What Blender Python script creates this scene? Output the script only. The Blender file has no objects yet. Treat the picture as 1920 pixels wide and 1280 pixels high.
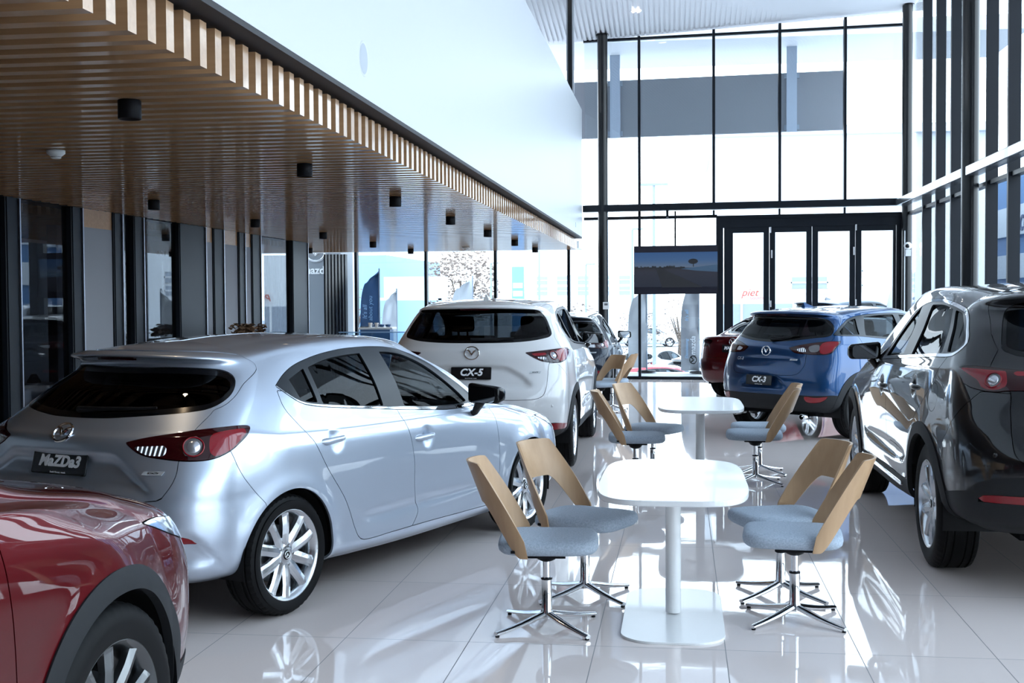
SKY = 7.0
QUAL = 1.0
import bpy, bmesh, math, random
import numpy as np
from mathutils import Vector, Matrix
random.seed(7); np.random.seed(7)
SC = bpy.context.scene; COL = SC.collection
R_ = math.radians

# ---------------------------------------------------------------- materials
MATS = {}
def mat(name, col=(.8, .8, .8), rough=.5, metal=0., coat=0., emit=None, es=1., spec=.5, alpha=1., trans=0., ior=1.45, coat_rough=.03):
    if name in MATS: return MATS[name]
    m = bpy.data.materials.new(name); m.use_nodes = True
    b = m.node_tree.nodes['Principled BSDF']
    b.inputs['Base Color'].default_value = (*col, 1); b.inputs['Roughness'].default_value = rough
    b.inputs['Metallic'].default_value = metal; b.inputs['Coat Weight'].default_value = coat
    b.inputs['Coat Roughness'].default_value = coat_rough
    b.inputs['Specular IOR Level'].default_value = spec; b.inputs['IOR'].default_value = ior
    b.inputs['Transmission Weight'].default_value = trans; b.inputs['Alpha'].default_value = alpha
    if emit:
        b.inputs['Emission Color'].default_value = (*emit, 1); b.inputs['Emission Strength'].default_value = es
    MATS[name] = m
    return m
def nd(m, typ, **kw):
    n = m.node_tree.nodes.new(typ)
    for k, v in kw.items():
        if k.startswith('i_'): n.inputs[k[2:].replace('_', ' ')].default_value = v
        else: setattr(n, k, v)
    return n
def glass_mat(name, tint=(1, 1, 1), refl=1.0, rough=0.0, ior=1.5):
    """thin sheet glass: tinted see-through plus a fresnel mirror"""
    m = bpy.data.materials.new(name); m.use_nodes = True
    nt = m.node_tree; nt.nodes.clear()
    out = nt.nodes.new('ShaderNodeOutputMaterial'); mix = nt.nodes.new('ShaderNodeMixShader')
    tr = nt.nodes.new('ShaderNodeBsdfTransparent'); gl = nt.nodes.new('ShaderNodeBsdfGlossy')
    fr = nt.nodes.new('ShaderNodeFresnel'); mul = nt.nodes.new('ShaderNodeMath'); mul.operation = 'MULTIPLY'
    tr.inputs['Color'].default_value = (*tint, 1); gl.inputs['Roughness'].default_value = rough
    fr.inputs['IOR'].default_value = ior; mul.inputs[1].default_value = refl
    geo = nt.nodes.new('ShaderNodeNewGeometry'); sel = nt.nodes.new('ShaderNodeMath'); sel.operation = 'SUBTRACT'
    sel.inputs[0].default_value = 1.0
    # same fresnel from both sides of the sheet
    fr2 = nt.nodes.new('ShaderNodeFresnel'); fr2.inputs['IOR'].default_value = ior
    mx = nt.nodes.new('ShaderNodeMix'); mx.data_type = 'FLOAT'
    lw = nt.nodes.new('ShaderNodeLayerWeight'); lw.inputs['Blend'].default_value = 0.5
    p = nt.nodes.new('ShaderNodeMath'); p.operation = 'POWER'; p.inputs[1].default_value = 4.0
    nt.links.new(lw.outputs['Facing'], p.inputs[0])
    a = nt.nodes.new('ShaderNodeMath'); a.operation = 'MULTIPLY_ADD'; a.inputs[1].default_value = 0.9; a.inputs[2].default_value = 0.06
    nt.links.new(p.outputs[0], a.inputs[0]); nt.links.new(a.outputs[0], mul.inputs[0])
    for n in (geo, sel, fr, fr2, mx): nt.nodes.remove(n)
    nt.links.new(mul.outputs[0], mix.inputs[0]); nt.links.new(tr.outputs[0], mix.inputs[1]); nt.links.new(gl.outputs[0], mix.inputs[2])
    nt.links.new(mix.outputs[0], out.inputs[0])
    MATS[name] = m
    return m

# ---------------------------------------------------------------- objects
def tag(o, label=None, cat=None, group=None, kind=None):
    if label: o['label'] = label
    if cat: o['category'] = cat
    if group: o['group'] = group
    if kind: o['kind'] = kind
    return o
def empty(name, loc=(0, 0, 0), rz=0., parent=None):
    o = bpy.data.objects.new(name, None); COL.objects.link(o)
    o.location = loc; o.rotation_euler = (0, 0, rz); o.empty_display_size = .1
    if parent: o.parent = parent
    return o
def link(name, me, m, parent=None, loc=None, rot=None):
    if m is not None and not me.materials:
        for x in (m if isinstance(m, (list, tuple)) else [m]): me.materials.append(x)
    o = bpy.data.objects.new(name, me); COL.objects.link(o)
    if parent: o.parent = parent
    if loc: o.location = loc
    if rot: o.rotation_euler = rot
    return o
def copy_tree(o, parent=None):
    c = o.copy(); COL.objects.link(c)
    if parent: c.parent = parent
    for ch in o.children: copy_tree(ch, c)
    return c

class MB:
    """collects shapes into ONE mesh"""
    def __init__(s): s.v, s.f, s.sm, s.mi = [], [], [], []
    def add(s, verts, faces, smooth=False, mi=0):
        b = len(s.v); s.v += [tuple(map(float, p)) for p in verts]
        for f in faces: s.f.append(tuple(i+b for i in f)); s.sm.append(smooth); s.mi.append(mi)
        return s
    def box(s, x0, x1, y0, y1, z0, z1, bev=0., M=None, mi=0):
        if bev <= 0:
            V = [(x, y, z) for z in (z0, z1) for y in (y0, y1) for x in (x0, x1)]
            Fc = [(0, 2, 3, 1), (4, 5, 7, 6), (0, 1, 5, 4), (2, 6, 7, 3), (0, 4, 6, 2), (1, 3, 7, 5)]
            sm = False
        else:
            bm = bmesh.new(); bmesh.ops.create_cube(bm, size=1)
            for v in bm.verts: v.co = Vector((x0+(v.co.x+.5)*(x1-x0), y0+(v.co.y+.5)*(y1-y0), z0+(v.co.z+.5)*(z1-z0)))
            bmesh.ops.bevel(bm, geom=bm.edges[:], offset=bev, segments=2, affect='EDGES', profile=.6)
            bm.verts.index_update()
            V = [tuple(v.co) for v in bm.verts]; Fc = [tuple(v.index for v in f.verts) for f in bm.faces]; bm.free(); sm = False
        if M is not None: V = [tuple(M @ Vector(p)) for p in V]
        return s.add(V, Fc, sm, mi)
    def lathe(s, prof, n=48, M=None, smooth=True, ang=(0, 2*math.pi), mi=0):
        """profile (r, z) turned about z"""
        full = abs(ang[1]-ang[0]-2*math.pi) < 1e-6
        k = n if full else n+1; V = []; Fc = []
        for i in range(k):
            a = ang[0]+(ang[1]-ang[0])*i/n; c, sn = math.cos(a), math.sin(a)
            V += [(r*c, r*sn, z) for r, z in prof]
        L = len(prof)
        for i in range(n):
            j = (i+1) % k
            for t in range(L-1): Fc.append((i*L+t, j*L+t, j*L+t+1, i*L+t+1))
        if M is not None: V = [tuple(M @ Vector(p)) for p in V]
        return s.add(V, Fc, smooth, mi)
    def tube(s, pts, r, n=10, closed=False, caps=True, smooth=True, mi=0, flat=1.0):
        P = [Vector(p) for p in pts]; L = len(P); V = []; Fc = []
        rs = r if isinstance(r, (list, tuple)) else [r]*L
        up = None
        for i in range(L):
            t = (P[(i+1) % L]-P[i-1]) if closed else (P[min(i+1, L-1)]-P[max(i-1, 0)])
            t.normalize()
            if up is None:
                up = Vector((0, 0, 1)) if abs(t.z) < .9 else Vector((1, 0, 0))
            a = t.cross(up).normalized(); b = a.cross(t).normalized(); up = b
            for k in range(n):
                an = 2*math.pi*k/n
                V.append(P[i]+a*rs[i]*math.cos(an)+b*rs[i]*flat*math.sin(an))
        for i in range(L if closed else L-1):
            j = (i+1) % L
            for k in range(n): Fc.append((i*n+k, i*n+(k+1) % n, j*n+(k+1) % n, j*n+k))
        s.add(V, Fc, smooth, mi)
        if caps and not closed:
            s.add(V[:n], [tuple(range(n))[::-1]], False, mi); s.add(V[-n:], [tuple(range(n))], False, mi)
        return s
    def prism(s, poly, z0, z1, M=None, bev=0., mi=0):
        """outline in xy, extruded z0..z1, optional soft edge"""
        n = len(poly); V = []; Fc = []
        P = [Vector((p[0], p[1])) for p in poly]
        area = sum(P[i].x*P[(i+1) % n].y-P[(i+1) % n].x*P[i].y for i in range(n))
        if area < 0: P = P[::-1]
        def inset(d):
            o = []
            for i in range(n):
                a, b, c = P[i-1], P[i], P[(i+1) % n]
                e1 = (b-a).normalized(); e2 = (c-b).normalized()
                n1 = Vector((-e1.y, e1.x)); n2 = Vector((-e2.y, e2.x)); m = (n1+n2)
                m = m/max(m.length_squared, .3)*2 if m.length > 1e-6 else n1
                o.append(b+m*d*.5*2/2)
            return o
        levels = [(0, z0), (0, z1)] if bev <= 0 else [(bev, z0), (bev*.3, z0+bev*.3), (0, z0+bev), (0, z1-bev), (bev*.3, z1-bev*.3), (bev, z1)]
        for d, z in levels:
            Q = inset(d) if d else P
            V += [(q.x, q.y, z) for q in Q]
        for l in range(len(levels)-1):
            for i in range(n):
                j = (i+1) % n; Fc.append((l*n+i, l*n+j, (l+1)*n+j, (l+1)*n+i))
        Fc.append(tuple(range(n))[::-1]); Fc.append(tuple(range((len(levels)-1)*n, len(levels)*n)))
        if M is not None: V = [tuple(M @ Vector(p)) for p in V]
        return s.add(V, Fc, False, mi)
    def mesh(s, name):
        me = bpy.data.meshes.new(name); me.from_pydata(s.v, [], s.f)
        me.polygons.foreach_set('use_smooth', s.sm); me.polygons.foreach_set('material_index', s.mi)
        me.update(); return me
    def build(s, name, m, parent=None, loc=None, rot=None, sharp=None):
        me = s.mesh(name)
        if sharp is not None:
            me.polygons.foreach_set('use_smooth', [True]*len(me.polygons)); me.set_sharp_from_angle(angle=R_(sharp))
        return link(name, me, m, parent, loc, rot)
def bx(name, m, x0, x1, y0, y1, z0, z1, bev=0., parent=None):
    return MB().box(x0, x1, y0, y1, z0, z1, bev).build(name, m, parent)
def text_mesh(name, body, size, m, parent=None, M=None, depth=.002, shear=0., align='CENTER', bold=0., space=1.):
    cu = bpy.data.curves.new(name, 'FONT'); cu.body = body; cu.size = size; cu.align_x = align; cu.align_y = 'CENTER'
    cu.extrude = depth; cu.shear = shear; cu.offset = bold; cu.space_character = space; cu.resolution_u = 4
    tmp = bpy.data.objects.new(name+'_t', cu); COL.objects.link(tmp)
    bpy.context.view_layer.update()
    dg = bpy.context.evaluated_depsgraph_get()
    me = bpy.data.meshes.new_from_object(tmp.evaluated_get(dg)); me.name = name
    bpy.data.objects.remove(tmp); bpy.data.curves.remove(cu)
    if M is not None: me.transform(M)
    me.materials.clear()
    return link(name, me, m, parent)
def rrect(w, d, r, n=8, cx=0, cy=0):
    out = []
    for (sx, sy, a0) in ((1, 1, 0), (-1, 1, 90), (-1, -1, 180), (1, -1, 270)):
        for k in range(n+1):
            a = R_(a0+90*k/n); out.append((cx+sx*(w/2-r)+r*math.cos(a), cy+sy*(d/2-r)+r*math.sin(a)))
    return out
def sellipse(w, d, e, n=64):
    """superellipse outline"""
    return [(w/2*math.copysign(abs(math.cos(a))**(2/e), math.cos(a)), d/2*math.copysign(abs(math.sin(a))**(2/e), math.sin(a))) for a in [2*math.pi*k/n for k in range(n)]]
# ---------------------------------------------------------------- car body surface (pure numpy)
def pchip(xk, yk, x):
    xk = np.asarray(xk, float); yk = np.asarray(yk, float); x = np.asarray(x, float)
    if len(xk) == 1: return np.full_like(x, yk[0])
    h = np.diff(xk); d = np.diff(yk)/h
    m = np.zeros_like(yk)
    if len(xk) == 2: m[:] = d[0]
    else:
        for i in range(1, len(xk)-1):
            if d[i-1]*d[i] > 0:
                w1 = 2*h[i]+h[i-1]; w2 = h[i]+2*h[i-1]
                m[i] = (w1+w2)/(w1/d[i-1]+w2/d[i])
        m[0] = d[0]; m[-1] = d[-1]
    k = np.clip(np.searchsorted(xk, x)-1, 0, len(xk)-2)
    t = np.clip((x-xk[k])/h[k], 0, 1)
    h00 = 2*t**3-3*t**2+1; h10 = t**3-2*t**2+t; h01 = -2*t**3+3*t**2; h11 = t**3-t**2
    return h00*yk[k]+h10*h[k]*m[k]+h01*yk[k+1]+h11*h[k]*m[k+1]

def crom(xk, Y, x):
    """non-uniform Catmull-Rom along axis 0; Y (k, n, 3)"""
    xk = np.asarray(xk, float); h = np.diff(xk)
    d = np.diff(Y, axis=0)/h[:, None, None]
    m = np.zeros_like(Y)
    m[0] = d[0]; m[-1] = d[-1]
    for i in range(1, len(xk)-1):
        m[i] = (d[i-1]*h[i]+d[i]*h[i-1])/(h[i]+h[i-1])
        # limit: no overshoot where the slope flips sign
        flip = d[i-1]*d[i] <= 0
        m[i] = np.where(flip, m[i]*0.35, m[i])
    out = np.zeros((len(x),)+Y.shape[1:])
    for j, xx in enumerate(x):
        k = min(max(int(np.searchsorted(xk, xx)-1), 0), len(xk)-2)
        t = (xx-xk[k])/h[k]
        out[j] = ((2*t**3-3*t**2+1)*Y[k]+(t**3-2*t**2+t)*h[k]*m[k]
                  + (-2*t**3+3*t**2)*Y[k+1]+(t**3-t**2)*h[k]*m[k+1])
    return out

def ring_points(R, nr, ns, nf):
    xs = np.array(R['x'], float)
    xside = np.linspace(xs[0], xs[-1], ns)
    y = pchip(xs, R['y'], xside); z = pchip(xs, R['z'], xside)
    side = np.stack([xside, y, z], 1)
    def cap(xe, ze, xc, yc, zc, n, num, pz):
        th = np.linspace(0, np.pi/2, 400)
        yy = yc*np.sin(th)**(2/n); xx = xc+(xe-xc)*np.cos(th)**(2/n)
        s = np.r_[0, np.cumsum(np.hypot(np.diff(xx), np.diff(yy)))]
        si = np.linspace(0, s[-1], num+1)[:-1]
        yi = np.interp(si, s, yy); xi = np.interp(si, s, xx)
        zi = ze+(zc-ze)*np.clip(yi/yc, 0, 1)**pz
        return np.stack([xi, yi, zi], 1)
    rear = cap(R['r'][0], R['r'][1], side[0, 0], side[0, 1], side[0, 2], R.get('nr', 3.0), nr, R.get('pr', 2.0))
    front = cap(R['f'][0], R['f'][1], side[-1, 0], side[-1, 1], side[-1, 2], R.get('nf', 2.6), nf, R.get('pf', 2.0))
    return np.concatenate([rear, side, front[::-1]], 0)

def spl(pts, n=7, closed=True):
    """Catmull-Rom outline through points; a third element marks a hard corner"""
    P = [np.array(p[:2], float) for p in pts]; hard = [len(p) > 2 for p in pts]
    N = len(P); out = []
    for i in range(N if closed else N-1):
        p1, p2 = P[i], P[(i+1) % N]
        p0 = p1+(p1-p2) if hard[i] or (not closed and i == 0) else P[i-1]
        p3 = p2+(p2-p1) if hard[(i+1) % N] or (not closed and i == N-2) else P[(i+2) % N]
        L = np.linalg.norm(p2-p1)
        a = np.linalg.norm(p1-p0); b = np.linalg.norm(p3-p2)
        m1 = (p2-p0)*(L/(L+a)); m2 = (p3-p1)*(L/(L+b))
        for k in range(n):
            t = k/n
            out.append((2*t**3-3*t**2+1)*p1+(t**3-2*t**2+t)*m1+(-2*t**3+3*t**2)*p2+(t**3-t**2)*m2)
    if not closed: out.append(P[-1])
    return np.array(out)

def sdf_poly(Q, poly):
    """signed distance of points Q (n,2) to a closed polygon (negative inside)"""
    A = poly; B = np.roll(poly, -1, 0)
    d2 = np.full(len(Q), 1e18); inside = np.zeros(len(Q), bool)
    for a, b in zip(A, B):
        e = b-a; w = Q-a
        t = np.clip((w@e)/max(e@e, 1e-12), 0, 1)
        dd = ((w-t[:, None]*e)**2).sum(1); d2 = np.minimum(d2, dd)
        c = ((a[1] <= Q[:, 1]) & (b[1] > Q[:, 1])) | ((b[1] <= Q[:, 1]) & (a[1] > Q[:, 1]))
        if abs(e[1]) > 1e-12:
            xi = a[0]+(Q[:, 1]-a[1])/e[1]*e[0]
            inside ^= c & (Q[:, 0] < xi)
    return np.where(inside, -1, 1)*np.sqrt(d2)

def dist_line(Q, pts):
    d2 = np.full(len(Q), 1e18)
    for a, b in zip(pts[:-1], pts[1:]):
        e = b-a; w = Q-a
        t = np.clip((w@e)/max(e@e, 1e-12), 0, 1)
        d2 = np.minimum(d2, ((w-t[:, None]*e)**2).sum(1))
    return np.sqrt(d2)

def smooth01(t):
    t = np.clip(t, 0, 1); return t*t*(3-2*t)

class Patch:
    """half-body surface: A columns = x y z nx ny nz S Sf V"""
    def __init__(s, A, F): s.A, s.F = A, F
    def dom(s, d):
        i = dict(x=0, y=1, z=2, S=6, f=7, V=8)
        return s.A[:, [i[d[0]], i[d[1]]]]
    def split(s, phi):
        """-> (inside phi<0, outside)"""
        A = s.A; neg = phi < 0; newrows = []; cache = {}
        base = len(A)
        def cut(i, j):
            k = (i, j) if i < j else (j, i)
            if k not in cache:
                a, b = k; t = phi[a]/(phi[a]-phi[b])
                r = A[a]*(1-t)+A[b]*t
                r[3:6] /= np.linalg.norm(r[3:6])+1e-12
                cache[k] = base+len(newrows); newrows.append(r)
            return cache[k]
        I, O = [], []
        for f in s.F:
            nn = [neg[i] for i in f]
            if all(nn): I.append(f)
            elif not any(nn): O.append(f)
            else:
                fi, fo = [], []
                L = len(f)
                for k in range(L):
                    i, j = f[k], f[(k+1) % L]
                    (fi if neg[i] else fo).append(i)
                    if neg[i] != neg[j]:
                        c = cut(i, j); fi.append(c); fo.append(c)
                if len(fi) > 2: I.append(tuple(fi))
                if len(fo) > 2: O.append(tuple(fo))
        A2 = np.vstack([A]+[np.array(newrows)]) if newrows else A
        return Patch(A2, I).compact(), Patch(A2, O).compact()
    def compact(s):
        used = sorted({i for f in s.F for i in f})
        m = {o: n for n, o in enumerate(used)}
        return Patch(s.A[used] if used else s.A[:0], [tuple(m[i] for i in f) for f in s.F])
    def poly(s, d, pts, off=0.0):
        return sdf_poly(s.dom(d), pts)-off

def grid_normals(G):
    du = np.gradient(G, axis=1); dv = np.gradient(G, axis=0)
    n = np.cross(dv, du); n /= np.linalg.norm(n, axis=2, keepdims=True)+1e-12
    return n

def car_grid(spec, q=1.0):
    """dense grid of the half body (y>=0) -> G (nv, nu, 3) and S, V"""
    nr, ns, nf = int(36*q), int(190*q), int(36*q)
    rings = np.stack([ring_points(R, nr, ns, nf) for R in spec['rings']], 0)
    seg = np.linalg.norm(np.diff(rings, axis=0), axis=2)
    chord = np.maximum(seg.mean(1), 1e-3)
    vk = np.r_[0, np.cumsum(chord)]
    vs, Vs = [], []
    for i, c in enumerate(seg.max(1)*0.4+seg.mean(1)*0.6):
        n = max(2, int(round(c/(0.019/q))))
        t = np.arange(n)/n
        vs += list(vk[i]+t*chord[i]); Vs += list(i+t)
    vs.append(vk[-1]); Vs.append(len(vk)-1)
    G = crom(vk, rings, vs)
    G[:, 0, 1] = 0; G[:, -1, 1] = 0
    ref = ring_points(spec['rings'][spec.get('sref', 4)], nr, ns, nf)
    S = np.r_[0, np.cumsum(np.linalg.norm(np.diff(ref[:, :2], axis=0), axis=1))]
    V = np.array(Vs)
    return G, S, V

def car_patch(spec, q=1.0):
    G, S, V = car_grid(spec, q)
    nv, nu = G.shape[:2]
    for d in spec.get('disp', []):
        N = grid_normals(G)
        N[N[:, :, 1] < -0.2] *= 1
        P = np.concatenate([G.reshape(-1, 3), N.reshape(-1, 3), np.tile(S, nv)[:, None], np.tile(S[-1]-S, nv)[:, None], np.repeat(V, nu)[:, None]], 1)
        off = d(Patch(P, None))           # (n,) along normal or (n,3)
        if off.ndim == 1: off = off[:, None]*N.reshape(-1, 3)
        G = G+off.reshape(G.shape)
        G[:, 0, 1] = 0; G[:, -1, 1] = 0
    N = grid_normals(G)
    N[:, 0, 1] = 0; N[:, -1, 1] = 0
    N /= np.linalg.norm(N, axis=2, keepdims=True)+1e-12
    A = np.concatenate([G.reshape(-1, 3), N.reshape(-1, 3), np.tile(S, nv)[:, None], np.tile(S[-1]-S, nv)[:, None], np.repeat(V, nu)[:, None]], 1)
    F = [(j*nu+i, (j+1)*nu+i, (j+1)*nu+i+1, j*nu+i+1) for j in range(nv-1) for i in range(nu-1)]
    return Patch(A, F)
# displacement helpers
def d_arch(cx, cz, R, amp, w=0.05):
    def f(p):
        x, z = p.A[:, 0], p.A[:, 2]; r = np.hypot(x-cx, z-cz)
        o = amp*np.exp(-np.maximum(0, r-R)**2/(2*w*w))*(z > 0.1)
        out = np.zeros((len(x), 3)); out[:, 1] = o*np.clip((p.A[:, 1]-0.5)/0.2, 0, 1)
        return out
    return f
def d_poly(dom, pts, depth, blend, axis=None):
    """push a polygon area by depth along the normal (or axis), blended over `blend` inside the outline"""
    def f(p):
        s = sdf_poly(p.dom(dom), pts)
        o = depth*smooth01(-s/blend)
        if axis is None: return o
        out = np.zeros((len(o), 3)); out[:, axis] = o
        return out
    return f
def d_line(dom, pts, amp, w):
    def f(p):
        s = dist_line(p.dom(dom), pts)
        return amp*np.exp(-s**2/(2*w*w))
    return f
def d_crease(dom, pts, amp, wide, axis_sign=1):
    """a soft step under a feature line: material below the line is pulled in, fading over `wide`"""
    def f(p):
        Q = p.dom(dom); zl = np.interp(Q[:, 0], pts[:, 0], pts[:, 1])
        inr = smooth01((Q[:, 0]-pts[0, 0])/0.25)*smooth01((pts[-1, 0]-Q[:, 0])/0.25)
        t = (zl-Q[:, 1])
        o = -amp*inr*smooth01(t/0.012)*np.exp(-np.maximum(0, t)/wide)
        return o
    return f
# ---------------------------------------------------------------- turning patches into Blender parts
def patch_mesh(name, p, mirror, lip=.012, off=0., weld=True, up=1):
    """one mesh out of a half patch: mirror in (1,), (-1,) or both; rim turned inward by lip"""
    V, N, Fs = [], [], []
    edges = {}
    for f in p.F:
        for k in range(len(f)):
            a, b = f[k], f[(k+1) % len(f)]
            edges[(a, b)] = edges.get((a, b), 0)+1
    bnd = [(a, b) for (a, b) in edges if (b, a) not in edges]
    P0 = p.A[:, :3]+p.A[:, 3:6]*off; N0 = p.A[:, 3:6]
    zero = {}
    for mi, m in enumerate(mirror):
        sc = np.array([1, m, 1.]); P = P0*sc; Nn = N0*sc
        base = len(V); mp = {}
        for i in range(len(P)):
            if len(mirror) == 2 and weld and abs(P[i, 1]) < 1e-6:
                if mi == 1:
                    mp[i] = zero[i]; continue
                zero[i] = len(V)
            mp[i] = len(V); V.append(P[i]); N.append(Nn[i])
        for f in p.F:
            g = [mp[i] for i in f]
            Fs.append(tuple(g if m > 0 else g[::-1]))
        if lip:
            loc = {}
            def dup(i, d):
                k = (i, d)
                if k not in loc:
                    loc[k] = len(V); V.append(P[i]-Nn[i]*d); N.append([0, 0, 0])
                return loc[k]
            for a, b in bnd:
                if abs(P[a, 1]) < 1e-6 and abs(P[b, 1]) < 1e-6: continue
                q = [dup(b, 0), dup(a, 0), dup(a, lip), dup(b, lip)]
                if m < 0: q = q[::-1]
                e = np.cross(np.array(V[q[1]])-V[q[0]], np.array(V[q[3]])-V[q[0]])
                for i in q: N[i] = np.array(N[i])+e
                Fs.append(tuple(q))
    V = np.array(V); N = np.array(N, float); N /= np.linalg.norm(N, axis=1, keepdims=True)+1e-12
    me = bpy.data.meshes.new(name); me.from_pydata(V.tolist(), [], Fs)
    me.polygons.foreach_set('use_smooth', [True]*len(Fs)); me.update()
    me.normals_split_custom_set_from_vertices([tuple(n) for n in N])
    return me
BOTH = (1, -1)
def cpart(name, p, m, parent, mirror=BOTH, lip=.012, off=0.):
    if not p.F: return None
    return link(name, patch_mesh(name, p, mirror, lip, off), m, parent)
def cpair(name, p, m, parent, lip=.012, off=0.):
    return [cpart(name, p, m, parent, (s,), lip, off) for s in (1, -1)]
def surf(p, dom, q, n=6):
    """point + normal of the surface at domain coordinates q"""
    D = p.dom(dom)-np.array(q); r = (D**2).sum(1); k = np.argpartition(r, n)[:n]; w = 1/(r[k]+1e-6); w /= w.sum()
    A = w@p.A[k]
    return Vector(A[:3]), Vector(A[3:6]).normalized()
def frame_at(pos, nor, up=Vector((0, 0, 1)), m=1):
    """matrix whose z is the surface normal and y is up along the surface"""
    pos = Vector((pos.x, pos.y*m, pos.z)); n = Vector((nor.x, nor.y*m, nor.z)).normalized()
    y = (up-n*up.dot(n)).normalized(); x = y.cross(n).normalized()
    M = Matrix((x, y, n)).transposed().to_4x4(); M.translation = pos
    return M

# ---------------------------------------------------------------- car materials
def paint(name, col, metal=.0, rough=.35, coat=1.):
    return mat('paint_'+name, col, rough, metal, coat, coat_rough=.015, spec=.3)
BLK = mat('black_plastic', (.006, .006, .007), .5, spec=.25)
CLAD = mat('cladding_plastic', (.013, .014, .016), .6, spec=.3)
GLOSSBLK = mat('gloss_black', (.004, .004, .005), .14, spec=.35)
CHROME = mat('chrome', (.85, .86, .88), .06, 1.)
ALLOY = mat('alloy_silver', (.62, .64, .67), .22, 1., coat=.4)
ALLOYD = mat('alloy_dark', (.12, .125, .13), .25, 1., coat=.4)
RUBBER = mat('tyre_rubber', (.0045, .0045, .005), .6, spec=.18)
DARK = mat('dark_void', (.006, .006, .007), .9, spec=.1)
TRIM = mat('window_trim', (.012, .015, .02), .35, spec=.4)
SEAT = mat('seat_cloth', (.006, .006, .007), .85, spec=.1)
REDL = mat('tail_lens_red', (.21, .002, .008), .12, coat=.6, spec=.3)
REDD = mat('tail_lens_dark', (.022, .0008, .002), .10, coat=.6, spec=.3)
CLEARL = mat('tail_lens_clear', (.42, .44, .48), .3, .7, coat=1.)
def ribbed(m, scale):
    w = nd(m, 'ShaderNodeTexWave'); w.inputs['Scale'].default_value = scale; w.bands_direction = 'Y'
    tc = nd(m, 'ShaderNodeTexCoord'); m.node_tree.links.new(tc.outputs['Object'], w.inputs['Vector'])
    b = nd(m, 'ShaderNodeBump'); b.inputs['Strength'].default_value = .9; b.inputs['Distance'].default_value = .01
    m.node_tree.links.new(w.outputs['Fac'], b.inputs['Height']); m.node_tree.links.new(b.outputs['Normal'], m.node_tree.nodes['Principled BSDF'].inputs['Normal'])
ribbed(CLEARL, 14.)
LENSG = mat('tail_ring', (.16, .15, .155), .25, .5, coat=1.)
BULB = mat('tail_bulb', (.55, .56, .60), .2, .7, coat=1.)
HEADL = mat('headlamp', (.55, .58, .63), .1, .85, coat=1.)
DISC = mat('brake_disc', (.3, .3, .31), .35, 1.)
CARGLASS = glass_mat('car_glass', (.40, .44, .46), .18)
PRIVACY = glass_mat('privacy_glass', (.05, .055, .06), .35)
MIRRORM = mat('mirror_glass', (.75, .78, .8), .02, 1.)
WHITE_TXT = mat('plate_letters', (.9, .9, .92), .4)
PLATE = mat('plate_black', (.006, .006, .008), .25)

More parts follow.
